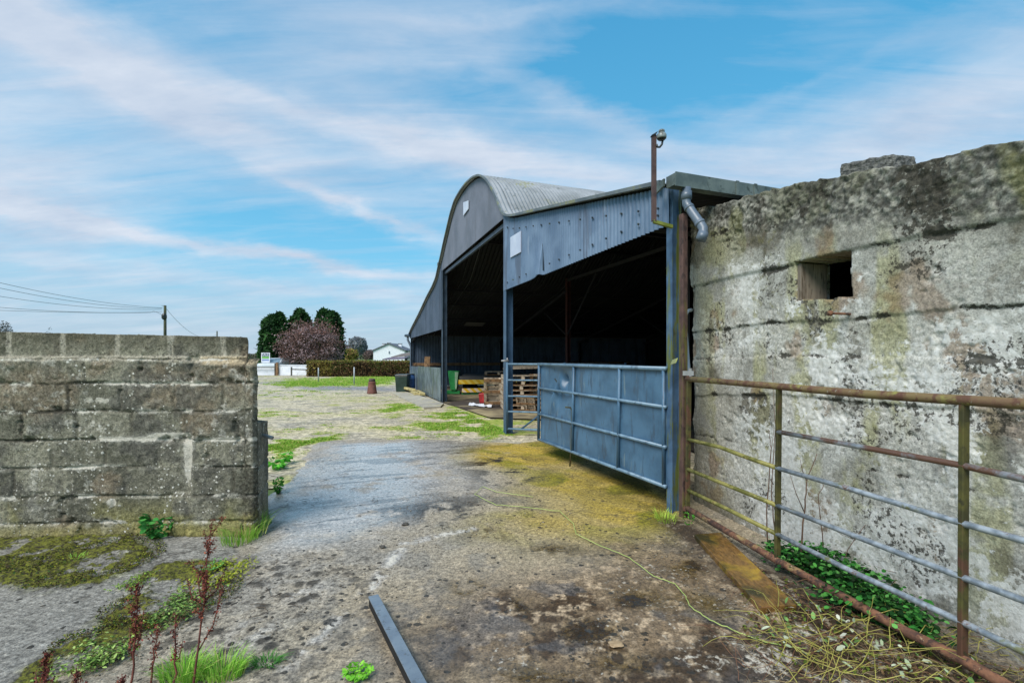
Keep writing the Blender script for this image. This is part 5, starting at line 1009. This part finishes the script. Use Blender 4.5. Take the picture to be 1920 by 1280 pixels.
for px, py, h, lab in ((597, 715.5, 1.02, 'thin pale stake in the grass, the left of two before the hedge'), (664, 721, 1.15, 'thin pale stake in the grass, the right of two before the hedge')):
    c = G(px, py); b = MB(); b.tube([c, c+Vector((.0,0,h*.82))], .034, 8); tag(b.build('stake', surf('pale stake', lin(150,156,160), lin(172,178,182), 6, .6, 0, (), .05, 60), None, True), lab, 'stake', 'pale stakes before the hedge')
# car beyond the wall
Y = 39; cx = gx(497, Y); CR = thing('parked_car', 'pale silver car parked behind the low white wall below the sale board', 'car', (cx, Y, 0))
b = MB(); sec = [(-2.0,.35,.75),(-1.9,.35,.86),(-.9,.35,.93),(.9,.35,.95),(2.0,.35,.9),(2.1,.35,.7)]
pr = []
for yy, zb, zt in sec: pr.append([(cx-.86,Y+2.1+yy,zb),(cx+.86,Y+2.1+yy,zb),(cx+.88,Y+2.1+yy,(zb+zt)/2),(cx+.78,Y+2.1+yy,zt),(cx-.78,Y+2.1+yy,zt),(cx-.88,Y+2.1+yy,(zb+zt)/2)])
for i in range(len(pr)-1):
    for k in range(6): b.quad(pr[i][k], pr[i][(k+1)%6], pr[i+1][(k+1)%6], pr[i+1][k])
b.poly(pr[0][::-1]); b.poly(pr[-1]); b.build('body', CARW, CR, bevel=.05, seg=2)
yc = Y+2.1; b = MB(); b.hexa([(cx-.78,yc-1.1,.93),(cx+.78,yc-1.1,.93),(cx+.78,yc+1.7,.95),(cx-.78,yc+1.7,.95),(cx-.52,yc-.25,1.32),(cx+.52,yc-.25,1.32),(cx+.52,yc+1.1,1.32),(cx-.52,yc+1.1,1.32)]); b.build('cabin', CARW, CR, bevel=.05, seg=2)
b = MB(); b.hexa([(cx-.69,yc-1.075,.955),(cx+.69,yc-1.075,.955),(cx+.69,yc-1.0,.955),(cx-.69,yc-1.0,.955),(cx-.49,yc-.35,1.29),(cx+.49,yc-.35,1.29),(cx+.49,yc-.25,1.29),(cx-.49,yc-.25,1.29)]); b.build('windscreen', surf('windscreen glass', lin(96,120,136), lin(120,142,156), 2, .1, 0, (), 0), CR)
for sx in (-.8,.8):
    for sy in (-1.25, 1.35):
        b = MB(); b.tube([Vector((cx+sx-.09,yc+sy,.31)), Vector((cx+sx+.09,yc+sy,.31))], .31, 20); wl = b.build('wheel', TYRE, CR, True); b = MB(); b.tube([Vector((cx+sx-.10,yc+sy,.31)), Vector((cx+sx+.10,yc+sy,.31))], .19, 16); b.build('rim', GALV, wl, True)
# sale board on its post
Y = 40; x0 = gx(489.8,Y); x1 = gx(506,Y); zt = gz(661,Y); zb = gz(679,Y); SB = thing('sale_board', 'white green and dark blue estate sale board on a post before the cypresses', 'sign', ((x0+x1)/2, Y, 0))
b = MB(); b.box(((x0+x1)/2-.04, Y+.03, 0), (.08,0,0), (0,.08,0), (0,0,zb+.3)); b.build('post', WOODG, SB)
b = MB(); b.box((x0,Y,zb), (x1-x0,0,0), (0,.025,0), (0,0,zt-zb)); b.build('board', WHITEW, SB)
def band(nm, f0, f1, m, ins=.06):
    b = MB(); b.box((x0+ins, Y-.006, zt-(zt-zb)*f1), (x1-x0-2*ins,0,0), (0,.005,0), (0,0,(zt-zb)*(f1-f0))); b.build(nm, m, SB)
NAVY = surf('dark slate blue sign paint', lin(48,72,90), lin(52,78,96), 3, .6, 0, (), 0)
band('name_band', .06, .38, NAVY); band('green_band', .40, .62, surf('green sign paint', lin(96,160,70), lin(104,170,78), 3, .6, 0, (), 0)); band('phone_band', .68, .86, surf('pale blue sign print', lin(110,128,168), lin(130,146,182), 30, .6, 0, (), 0))
cu = bpy.data.curves.new('lettering', 'FONT'); cu.body = 'SALE'; cu.size = .27; cu.align_x = 'CENTER'; cu.align_y = 'CENTER'; cu.extrude = .003; cu.materials.append(WHITEW)
tmp = bpy.data.objects.new('tmp', cu); COL.objects.link(tmp); bpy.context.view_layer.update(); lme = bpy.data.meshes.new_from_object(tmp.evaluated_get(bpy.context.evaluated_depsgraph_get())); bpy.data.objects.remove(tmp); bpy.data.curves.remove(cu)
if not lme.materials: lme.materials.append(WHITEW)
lt = bpy.data.objects.new('lettering', lme); link(lt, SB); lt.location = ((x0+x1)/2, Y-.011, zt-(zt-zb)*.22); lt.rotation_euler = (R(90),0,0)
# white house and the sheds in front of it
Y = 110; HX0, HX1 = gx(700,Y), gx(749,Y); xm = gx(728.5,Y); ze = gz(657,Y); zr = gz(644.5,Y)
HS = thing('bungalow', 'white gabled bungalow with grey slate roof beyond the hedge', 'house', (xm, Y, 0))
b = MB(); P0 = [(HX0,Y,0),(HX1+1.2,Y,0),(HX1+1.2,Y,ze),(xm,Y,zr),(HX0,Y,ze)]; b.poly(P0); b.poly([(x,y+9,z) for x,y,z in P0][::-1])
for i in range(5): a_, c_ = P0[i], P0[(i+1)%5]; b.quad((a_[0],a_[1]+9,a_[2]), (c_[0],c_[1]+9,c_[2]), c_, a_)
b.build('wall', WHITEW, HS)
b = MB()
for xa, xb in ((HX0-.35, xm), (HX1+1.55, xm)):
    sl = (zr-ze)/abs(xm-(HX0 if xa < xm else HX1+1.2)); za = ze-.35*sl
    b.hexa([(xa,Y-.35,za+.02),(xb,Y-.35,zr+.02),(xb,Y+9.3,zr+.02),(xa,Y+9.3,za+.02),(xa,Y-.35,za+.2),(xb,Y-.35,zr+.22),(xb,Y+9.3,zr+.22),(xa,Y+9.3,za+.2)])
rf = b.build('roof', SLATE, HS)
b = MB(); b.hexa([(gx(698,Y),Y+1.5,gz(659,Y)),(gx(716,Y),Y+1.5,gz(659,Y)),(gx(716,Y),Y+6,gz(650.5,Y)),(gx(700,Y),Y+6,gz(650.5,Y)),(gx(698,Y),Y+1.5,gz(658,Y)),(gx(716,Y),Y+1.5,gz(658,Y)),(gx(716,Y),Y+6,gz(649.5,Y)),(gx(700,Y),Y+6,gz(649.5,Y))]); b.build('side_roof', SLATE, HS)
b = MB(); b.hexa([(gx(744,Y),Y+1.5,gz(660,Y)),(gx(762,Y),Y+1.5,gz(660,Y)),(gx(752,Y),Y+6,gz(651,Y)),(gx(744,Y),Y+6,gz(651,Y)),(gx(744,Y),Y+1.5,gz(659,Y)),(gx(762,Y),Y+1.5,gz(659,Y)),(gx(752,Y),Y+6,gz(650,Y)),(gx(744,Y),Y+6,gz(650,Y))]); b.build('side_roof', SLATE, HS)
for px, pt in ((710.5,644.5),(720,643),(742,644.5)):
    b = MB(); b.cbox((gx(px,Y), Y+4.5, (gz(pt,Y)+2.2)/2), .75, .7, gz(pt,Y)-2.2); ch = b.build('chimney', WHITEW, HS); b = MB(); b.cbox((gx(px,Y), Y+4.5, gz(pt,Y)+.12), .85, .8, .14); b.build('chimney_cap', DARKST, ch)
b = MB(); b.cbox((gx(730,Y), Y-.04, gz(660.5,Y)), .42, .05, .75); wf = b.build('window', WHITEW, HS); b = MB(); b.cbox((gx(730,Y), Y-.08, gz(660.5,Y)), .26, .03, .6); b.build('pane', GLASSD, wf)
Y = 75; b = MB(); OB = thing('outbuilding', 'low brown roofed outbuilding with white wall at right of the bungalow', 'shed', (gx(755,Y), Y, 0))
b.hexa([(gx(733,Y),Y,gz(670,Y)),(gx(790,Y),Y,gz(665,Y)),(gx(800,Y),Y+6,gz(652,Y)),(gx(738,Y),Y+5,gz(664,Y)),(gx(733,Y),Y,gz(669,Y)),(gx(790,Y),Y,gz(664,Y)),(gx(800,Y),Y+6,gz(650,Y)),(gx(738,Y),Y+5,gz(663,Y))]); b.build('roof', BROWNR, OB)
b = MB(); b.box((gx(757,Y),Y+.6,0), (4.5,0,0), (0,4,0), (0,0,gz(668,Y))); b.build('wall', WHITEW, OB); b = MB(); b.cbox((gx(760,Y), Y+.57, gz(673,Y)), .35, .05, .6); b.build('window', GLASSD, OB)
Y = 72; PG = thing('open_shed', 'long low dull purple framed shelter in front of the bungalow', 'shelter', (gx(735,Y), Y, 0))
b = MB(); b.hexa([(gx(717,Y),Y,gz(674.5,Y)),(gx(757,Y),Y,gz(673,Y)),(gx(760,Y),Y+3,gz(670,Y)),(gx(720,Y),Y+3,gz(671.5,Y)),(gx(717,Y),Y,gz(673,Y)),(gx(757,Y),Y,gz(671.5,Y)),(gx(760,Y),Y+3,gz(668.5,Y)),(gx(720,Y),Y+3,gz(670,Y))]); b.build('roof', PURPLE, PG)
for px in (718, 724, 730, 738, 746, 755):
    b = MB(); b.cbox((gx(px,Y), Y+.1, gz(674.3,Y)/2), .14, .14, gz(674.3,Y)); b.build('post', PURPLE, PG)
# far hedgerow along the horizon and the bank of field
g_ = np.random.default_rng(51); n = 9000; x = g_.uniform(-130, 20, n); z = g_.uniform(0,1,n)**.8*(1.4+1.9*fbm(x*.12, x*0, 3)); y = 150+g_.uniform(-1.5,1.5,n)
v, f, c_ = leaves(np.stack([x,y,z],-1), .7, np.array([lin(110,104,96), lin(124,120,112), lin(104,108,84)]), 52); tag(npmesh('distant_hedgerow', v, f, LEAF, None, c_, False), 'distant brown hedgerow along the field horizon', 'hedgerow', kind='stuff')
# utility poles and wires
Y = 60; c = Vector((gx(309.5,Y), Y, 0)); zt = gz(572.5,Y)
UP = thing('utility_pole', 'dark wooden utility pole with box rising behind the block wall', 'pole', c)
b = MB(); b.tube([c, c+Vector((.0,0,zt))], [.19,.15], 10); b.build('shaft', POLEM, UP, True)
b = MB(); b.tube([c+Vector((-.05,-.08,gz(599,Y))), c+Vector((-.05,-.08,gz(596.5,Y))), c+Vector((-.05,-.08,gz(591,Y))), c+Vector((-.05,-.08,gz(588,Y)))], [.16,.29,.29,.17], 10); b.build('junction_box', BLACK, UP)
b = MB(); b.tube([c+Vector((-.42,-.05,gz(573,Y))), c+Vector((.2,-.05,gz(573,Y)))], .03, 6); b.build('insulator_arm', WIREM, UP)
Y2 = 100; c2 = Vector((gx(407,Y2), Y2, 0)); b = MB(); b.tube([c2, c2+Vector((0,0,gz(620.5,Y2)))], [.15,.12], 8); tag(b.build('utility_pole', POLEM, None, True), 'tiny far utility pole tip just above the right end of block wall', 'pole')
for p0, p1, sag, lab in (((-260,460,34),(305,577,60),.9,'topmost overhead cable running left from the dark utility pole'), ((-260,474,34),(303,578,60),1.0,'second overhead cable from the top, left of the dark utility pole'), ((-260,505,36),(304,580,60),.9,'third overhead cable from the top, left of the dark utility pole'), ((-260,547,38),(304,584,60),.7,'fourth overhead cable, second lowest, left of the dark utility pole'), ((-260,569,40),(270,586,59),.25,'lowest overhead cable, nearly level, left of the dark utility pole'), ((312,579,60),(407,626,100),2.0,'slack cable dropping from the dark pole to the far pole')):
    a_, b_ = at(*p0), at(*p1); pts = [a_.lerp(b_, i/24)-Vector((0,0,sag*4*(i/24)*(1-i/24))) for i in range(25)]
    if 'lowest overhead cable, n' in lab: pts += [at(282,585.8,59.4), at(288,583,59.6), at(296,586,59.8), at(305,591,60)]
    b = MB(); b.tube(pts, .021, 5); tag(b.build('overhead_cable', WIREM, None, True), lab, 'cable', 'overhead cables')

# ------------------------------------------------------------------ plants close to the camera
def gpt(px, py, rx, ry, n, sd, z=-.0):
    g_ = np.random.default_rng(sd); c = G(px, py); Y = c.y; r = np.sqrt(g_.uniform(0,1,n)); a = g_.uniform(0,6.283,n)
    return np.stack([c.x+r*np.cos(a)*rx*Y/F, Y+r*np.sin(a)*ry*Y*Y/(F*EYE), np.full(n, z)], -1)
BRIGHT = (lin(128,190,60), lin(184,222,104), lin(206,200,130))
def tuft(px, py, rx, ry, n, h, label, sd, wd=.0045, lean=.7, cols=BRIGHT):
    P_ = gpt(px, py, rx, ry, n, sd); c = G(px, py); d_ = np.arctan2(P_[:, 1]-c.y, P_[:, 0]-c.x); v, f, c_ = blades(P_, h, wd, lean, cols, sd, d_); return tag(npmesh('grass_tuft', v, f, LEAF, None, c_), label, 'grass tuft', 'grass tufts round the gateway')
tuft(462, 1005, 30, 22, 420, .17, 'long bright grass tuft at the right foot of block wall', 61, .0055, .8)
tuft(345, 1272, 40, 18, 420, .11, 'bright grass tuft among the red stalks, left of two at the bottom edge', 62, .005)
tuft(415, 1265, 42, 18, 420, .10, 'bright grass tuft right of the tall red stalk at the bottom edge', 63, .005)
tuft(500, 1245, 24, 10, 130, .05, 'small flat grass tuft alone on the concrete right of red stalks', 64, .005, 1.4, (lin(60,120,50), lin(96,150,70)))
tuft(1247, 976, 18, 10, 130, .10, 'pale yellow green grass tuft at the foot of blue gate column', 65, .005, .9, (lin(150,180,60), lin(180,204,90)))
tuft(143, 1053, 12, 8, 70, .06, 'tiny bright grass tuft in the moss below block wall', 66, .005, .9)
def rosette(px, py, r, n, size, label, sd, cols, h=.1, up=.9, name='weed_clump', asp=1.5):
    g_ = np.random.default_rng(sd+500); D0 = gpt(px, py, r, r*.6, n, sd); S = gpt(px, py, r, r*.6, 11, sd); k_ = g_.integers(0, 11, n); sp_ = r*G(px, py).y/F
    P_ = S[k_]+np.stack([g_.normal(0,1,n)*sp_*(.20+.18*(k_ % 3)/2), g_.normal(0,1,n)*sp_*(.20+.18*(k_ % 3)/2)*1.3, 0*k_], -1); P_ = P_ if n > 250 else D0; P_[:, 2] = np.random.default_rng(sd).uniform(.005, 1, n)**1.2*h+(.026 if py > 1040 and px < 460 else .004); v, f, c_ = leaves(P_, size, np.array(cols), sd, asp, up, 6); return tag(npmesh(name if n <= 250 else 'creeping_weeds', v, f, LEAF, None, c_, False), label, 'weed', kind='stuff' if n > 250 else None)
GRN = [lin(60,132,56), lin(84,156,70), lin(48,112,52)]
rosette(672, 1271, 26, 160, .02, 'small bright green weed clump by the lower end of steel channel', 71, [lin(110,180,50), lin(140,200,70)], .04)
rosette(300, 1008, 26, 240, .042, 'dark green leafy weed growing against the block wall', 72, GRN, .21, .3)
rosette(525, 875, 16, 90, .06, 'bright green leafy dock growing behind the end of the block wall', 73, [lin(90,180,50), lin(110,196,66), lin(70,150,50)], .14, .6)
rosette(522, 925, 7, 120, .03, 'small straggling green sprig at the right side of block wall end', 74, [lin(90,160,60), lin(70,130,56)], .16, .3)
rosette(180, 1235, 50, 900, .014, 'pale yellow green creeping weed mat on the slab edge', 75, [lin(140,170,84), lin(168,190,110), lin(104,136,60), lin(90,84,50), lin(70,100,44)], .03)
rosette(320, 1152, 46, 800, .015, 'green creeping weed mat behind the red stalks', 76, [lin(126,160,80), lin(150,176,96), lin(96,128,60), lin(92,86,52), lin(70,100,44)], .035)
rosette(410, 1085, 44, 700, .013, 'yellow green moss cushion beside the block wall foot', 77, [lin(150,160,44), lin(176,180,60), lin(128,140,36)], .02)
rosette(400, 1070, 20, 140, .014, 'fresh green chickweed patch on the moss near wall end', 78, [lin(110,170,80), lin(130,186,96)], .035)
rosette(250, 1100, 26, 260, .012, 'thin scatter of yellow green weed seedlings on the moss left of the red stalks', 88, [lin(140,170,70), lin(120,150,60), lin(96,120,50)], .02)
rosette(1290, 985, 10, 40, .02, 'small green sprig at the foot of the rusty hanging post', 79, [lin(90,150,50), lin(60,120,40)], .10, .3)
# twig by the wall end
b = MB(); c = G(524, 905); b.tube([c, c+Vector((.03,-.1,.10)), c+Vector((.06,-.25,.05)), c+Vector((.2,-.35,.03))], .004, 5); b.tube([c+Vector((.03,-.1,.10)), c+Vector((.0,-.2,.14))], .003, 5); tag(b.build('fallen_twig', BARK, None, True), 'thin dark twig beside the block wall end', 'twig')
tb_ = MB(); rr = random.Random(77)
for i in range(90):
    q = rr.choice([(620,880,90,40), (720,930,120,40), (1075,905,40,22), (560,900,40,40), (900,950,120,30), (450,1130,120,60)]); c = G(q[0]+rr.gauss(0,q[2]*.6), q[1]+rr.gauss(0,q[3]*.6)); a_ = rr.uniform(0,6.28); l = rr.uniform(.03,.14); dv_ = Vector((math.cos(a_), math.sin(a_), 0))
    tb_.tube([c+Vector((0,0,.012)), c+dv_*l*.5+Vector((rr.gauss(0,.008), rr.gauss(0,.008), .018)), c+dv_*l+Vector((0,0,.012))], [.002,.0025,.001], 4)
tag(tb_.build('twig_litter', BARK, None), 'small broken twigs scattered over the damp concrete drive', 'twigs', kind='stuff')
# dead dock stalks, rust red, with seed clusters
SEEDC = attrmat('seed husks', 0, 0, .85, bmp=0); STEMM = surf('dead red stem', lin(84,42,36), lin(112,62,50), 12, .8, 0, (), .1, 90)
def stalk(px, py, h, label, sd, side=(), lean=(0,0), dens=1.0):
    rr = random.Random(sd); g_ = np.random.default_rng(sd); c = G(px, py); t = thing('dock_stalk', label, 'weed', c, 'dead red dock stalks')
    b = MB(); axes = []
    top = c+Vector((lean[0], lean[1], h)); main = [c.lerp(top, i/8)+Vector((rr.uniform(-.008,.008), rr.uniform(-.008,.008), 0)) for i in range(9)]; b.tube(main, [.0055-.0005*i for i in range(9)], 6); axes.append((main, .35, 1))
    for (f, dx, dy, dz) in side:
        s = c.lerp(top, f); e = s+Vector((dx, dy, dz)); mid = s.lerp(e,.5)+Vector((dx*.15,0,-.03)); pts = [s, mid, e]; b.tube(pts, [.0035,.0028,.0016], 5); axes.append((pts, .2, 1))
    for i in range(int(10*dens)):
        f = rr.uniform(.4,.92); s = c.lerp(top, f); a_ = rr.uniform(0,6.28); L = h*rr.uniform(.05,.15); e = s+Vector((math.cos(a_)*L*.7, math.sin(a_)*L*.7, L)); b.tube([s, e], [.002,.001], 4); axes.append(([s, e], .0, 1))
    b.build('stem', STEMM, t, True)
    P_ = []
    for pts, f0, w in axes:
        L = sum((pts[i+1]-pts[i]).length for i in range(len(pts)-1)); n = int(L*420*dens)
        for i in range(n):
            u = f0+(1-f0)*rr.random(); k = u*(len(pts)-1); j = min(int(k), len(pts)-2); p = pts[j].lerp(pts[j+1], k-j)
            clump = .4+.6*(math.sin(u*L*70+sd)*.5+.5)
            if rr.random() > clump: continue
            P_.append(p+Vector((rr.gauss(0,.007), rr.gauss(0,.007), rr.gauss(0,.005))))
    v, f, c_ = leaves(np.array([list(p) for p in P_]), .0105, np.array([lin(96,44,38), lin(122,62,52), lin(74,36,34), lin(140,80,60)]), sd, 1.1); npmesh('seed_head', v, f, SEEDC, t, c_, False)
stalk(362, 1290, .76, 'tallest dead red dock stalk, with forked seed branches, at bottom left', 81, ((.5,.05,.10,.12),(.52,-.06,.05,.10),(.2,.09,.06,.30),(.56,.04,-.05,.12),(.48,-.08,.0,.13)), (.005,.14), 1.2)
stalk(243, 1300, .50, 'dead red dock stalk second from the left, with close twin seed spikes', 82, ((.35,.035,.02,.20),(.3,-.03,.02,.14)), (-.0,.06), 1.2)
stalk(285, 1296, .30, 'thin short dead red stalk right of the twin spiked one', 83, (), (.0,.03), .7)
stalk(330, 1298, .36, 'thin leaning dead red stalk just left of the tallest', 84, ((.4,.02,.02,.08),), (-.03,.03), .7)
stalk(75, 1325, .24, 'low bushy dead red dock stalk in the bottom left corner', 85, ((.2,.04,.02,.08),(.3,-.05,.02,.07),(.4,.02,0,.07)), (.01,.02), 1.5)
stalk(140, 1330, .18, 'low dead red stalk right of the corner one', 86, ((.3,.03,.02,.06),), (-.01,.02), 1.2)
stalk(215, 1335, .15, 'lowest dead red stalk near the bottom edge', 87, ((.3,-.03,.02,.05),), (.02,.02), 1.2)
# moss and leaf litter on the slab
g_ = np.random.default_rng(91); P_ = np.concatenate([gpt(140,1055,150,52,11000,92), gpt(330,1120,110,60,6500,93), gpt(200,1210,90,46,4000,94)]); m_ = fbm(P_[:, 0]*4, P_[:, 1]*4, 31, 6)
m_ = m_+g_.normal(0,.03,len(P_)); P_ = P_[m_ > .50]; P_[:, 2] = .016+.030*g_.uniform(0,1,len(P_)); v, f, c_ = leaves(P_, .0105, np.array([lin(76,84,24), lin(142,146,44), lin(52,44,26), lin(44,38,28), lin(96,80,52), lin(50,92,40), lin(96,104,30), lin(64,58,32)]), 95, 1.2, .6); tag(npmesh('moss_litter', v, f, LEAF, None, c_, False), 'moss, litter and tiny weeds scattered on the slab below the block wall', 'moss', kind='stuff')
# grit on the drive
g_ = np.random.default_rng(96); n = 900; P_ = np.concatenate([gpt(480,1130,260,120,400,97), gpt(900,980,200,60,200,98), gpt(1350,1060,120,90,300,99)]); b = MB()
V_, F_ = [], []
for i, p in enumerate(P_):
    s = g_.uniform(.003,.010); o = len(V_); q = g_.uniform(.7,1.3,6); V_ += [(p[0]-s*q[0],p[1],.004+s*.4),(p[0]+s*q[1],p[1],.004+s*.4),(p[0],p[1]-s*q[2],.004+s*.4),(p[0],p[1]+s*q[3],.004+s*.4),(p[0],p[1],.004+s*q[4]),(p[0],p[1],.0)]
    F_ += [(o,o+2,o+4),(o+2,o+1,o+4),(o+1,o+3,o+4),(o+3,o,o+4),(o,o+5,o+2),(o+2,o+5,o+1),(o+1,o+5,o+3),(o+3,o+5,o)]
kc = g_.uniform(0,1,(len(P_),1)); cc_ = np.repeat(lin(70,64,56)*(1-kc)+lin(150,142,128)*kc, 6, 0); tag(npmesh('gravel', V_, F_, attrmat('grit stones', 0, 0, .9, bmp=0), None, cc_, False), 'loose grit and small stones scattered over the drive', 'grit', kind='stuff')
for i, (px, py, s, lab) in enumerate([(717,1027,.02,'single dark stone on the pale concrete left of the steel channel end'), (1155,1212,.03,'flat pale brown leaf shaped stone on the wet drive'), (760,985,.025,'dark stone at the head of the white lime streak')]):
    c = G(px, py); me = bpy.data.meshes.new('stone'); bm = bmesh.new(); bmesh.ops.create_icosphere(bm, subdivisions=3, radius=1)
    for v in bm.verts: q = v.co.copy(); k = 1+.5*(vn(np.array([q.x*1.7+i*5]), np.array([q.y*1.7+q.z*2]), 3)[0]-.5); v.co = Vector((q.x*s*k*1.3, q.y*s*k, q.z*s*k*(.55 if i != 1 else .15)))
    bm.to_mesh(me); bm.free(); me.materials.append(surf('dark stone' if i != 1 else 'pale stone', lin(52,48,44) if i != 1 else lin(150,126,96), lin(80,76,70) if i != 1 else lin(172,148,116), 30, .8, 0, (), .3, 120)); o = bpy.data.objects.new('stone', me); link(o); o.location = c+Vector((0,0,s*.35+.006)); tag(o, lab, 'stone')
# green leafy ground ivy between gate and wall
g_ = np.random.default_rng(101); Pl = []
for (px, py, n, h, s) in [(1490,1045,420,.14,.10), (1540,1062,760,.19,.14), (1600,1095,760,.18,.15), (1660,1135,520,.15,.13), (1705,1165,340,.12,.1), (1450,1020,80,.10,.08), (1740,1190,80,.10,.08), (1580,1120,200,.12,.12)]:
    c = G(px, py+24); k = n; Pl.append(np.stack([c.x+g_.normal(0,s*.7,k), c.y+g_.normal(0,s*.7,k), .02+h*g_.uniform(0,1,k)**.8], -1))
Pl = np.concatenate(Pl); wa = (Pl[:, :2]-sP[:2])@sn[:2]; Pl = Pl[wa > .04]
v, f, c_ = leaves(Pl, .036, np.array([lin(52,124,48), lin(80,150,64), lin(34,88,36), lin(104,168,84), lin(40,70,34)]), 102, .95, .7, 6); c_ = c_*np.repeat(np.random.default_rng(8).uniform(.35,1.25,len(Pl)), 6)[:, None]; tag(npmesh('leafy_weed_bed', v, f, LEAF, None, c_, False), 'bed of bright green rounded leaves between gate and concrete wall', 'plants', kind='stuff')
# leafless saplings growing up through the gate
SAP = surf('sapling bark', lin(84,62,50), lin(110,84,66), 12, .8, 0, (), .1, 90)
def sapling(pts, r, label, br=(), Y=None):
    b = MB(); p = [Vector(q) for q in pts]; q = []
    for i in range(len(p)-1):
        for k in range(5): q.append(p[i].lerp(p[i+1], k/5)+Vector((random.uniform(-.004,.004), random.uniform(-.004,.004), 0)))
    q.append(p[-1]); b.tube(q, [r*(1-.75*i/len(q)) for i in range(len(q))], 6)
    for s_, e_ in br: b.tube([Vector(s_), Vector(s_).lerp(Vector(e_),.5)+Vector((0,.01,-.01)), Vector(e_)], [r*.5, r*.4, r*.2], 5)
    return tag(b.build('sapling', SAP, None, True), label, 'sapling', 'bare saplings along the concrete wall')
Ys = 3.75
sapling([at(1440,1035,Ys), at(1437,960,Ys), at(1446,840,Ys), at(1441,805,Ys)], .006, 'bare sapling just left of the first gate stile', [(at(1443,880,Ys), at(1452,800,Ys))])
sapling([at(1455,1030,Ys), at(1447,930,Ys), at(1453,800,Ys), at(1449,690,Ys)], .005, 'tallest bare sapling beside the first gate stile')
Ys = 3.4
sapling([at(1500,1062,Ys), at(1508,960,Ys), at(1512,900,Ys), at(1532,850,Ys)], .007, 'bare sapling with forked top right of the first gate stile', [(at(1508,960,Ys), at(1480,885,Ys)), (at(1512,900,Ys), at(1500,860,Ys))])
sapling([at(1545,1080,Ys), at(1540,980,Ys), at(1535,930,Ys), at(1545,905,Ys), at(1580,900,Ys)], .004, 'thin pale arching stem in the middle of the leaf bed')
sapling([at(1640,1160,3.0), at(1660,1110,3.0), at(1700,1065,3.0), at(1740,1010,3.0)], .004, 'thin bare twig slanting right before the concrete wall', [(at(1690,1075,3.0), at(1640,1060,3.0))])
sapling([at(1575,1090,3.2), at(1590,1030,3.2), at(1640,960,3.2)], .004, 'thin curved twig above the leaf bed', [(at(1600,1010,3.2), at(1560,990,3.2))])
# heap of cut brambles, yellow green stems and pale leaves
def stems(n, box, L, sd, m, name, label, r=(.002,.0035), zmax=.16):
    rr = random.Random(sd); b = MB()
    for i in range(n):
        c = G(rr.uniform(box[0], box[2]), rr.uniform(box[1], box[3])); z0 = rr.uniform(.01, zmax*.6); a_ = rr.gauss(.6, .9) if rr.random() < .6 else rr.uniform(0, 6.28); l = L*rr.uniform(.4,1.1); bend = rr.uniform(-.6,.6); pts = []
        x, y, z = c.x, c.y, z0
        for k in range(9):
            pts.append((x, y, max(z, .006))); x += math.cos(a_)*l/8; y += math.sin(a_)*l/8; a_ += bend/8+rr.uniform(-.2,.2); z = z0+math.sin(k/8*math.pi)*rr.uniform(.5,1)*zmax*.6-k*.002
        r0 = rr.uniform(*r); b.tube(pts, [r0*(1-.07*k) for k in range(9)], 5)
    return tag(b.build(name, m, None, True), label, 'brambles', kind='stuff')
YST = surf('yellow green stems', lin(136,130,58), lin(172,164,84), 9, .6, 0, (), .05, 60); RST = surf('brown red stems', lin(96,60,44), lin(130,92,66), 9, .7, 0, (), .05, 60); PST = surf('dead pale stalks', lin(150,128,92), lin(178,158,120), 9, .85, 0, (), .05, 60)
stems(85, (1440,1150,1900,1300), .6, 111, YST, 'cut_brambles', 'tangle of yellow green cut bramble stems below the rusty bottom rail', (.0014,.0029))
stems(80, (1380,1110,1920,1320), .5, 112, RST, 'dead_stems', 'reddish brown dead stems among the cut brambles', (.001,.0022), .10)
stems(240, (1400,1130,1960,1330), .28, 113, PST, 'dry_straw', 'short pale dry straw stalks on the soil below the gate', (.0007,.0014), .05)
P_ = np.concatenate([gpt(1560,1215,120,60,44,114), gpt(1700,1260,120,50,34,115), gpt(1490,1160,40,20,10,116)]); P_[:, 2] = np.random.default_rng(5).uniform(.02,.11,len(P_)); v, f, c_ = leaves(P_, .028, np.array([lin(196,204,176), lin(170,186,150), lin(206,208,190), lin(120,160,90)]), 117, 1.5, .5, 6); tag(npmesh('bramble_leaves', v, f, LEAF, None, c_, False), 'pale upturned leaves scattered through the cut brambles', 'leaves', kind='stuff')
P_ = np.concatenate([gpt(1430,1100,60,50,300,118), gpt(1560,1200,160,70,900,119), gpt(1760,1270,160,60,600,120)]); P_[:, 2] = np.random.default_rng(6).uniform(.005,.04,len(P_)); v, f, c_ = leaves(P_, .018, np.array([lin(96,72,48), lin(70,54,38), lin(120,96,66), lin(110,116,44), lin(90,110,40)]), 121, 1.4, .5); tag(npmesh('leaf_litter', v, f, LEAF, None, c_, False), 'brown leaf litter and moss on the soil under the gate', 'litter', kind='stuff')
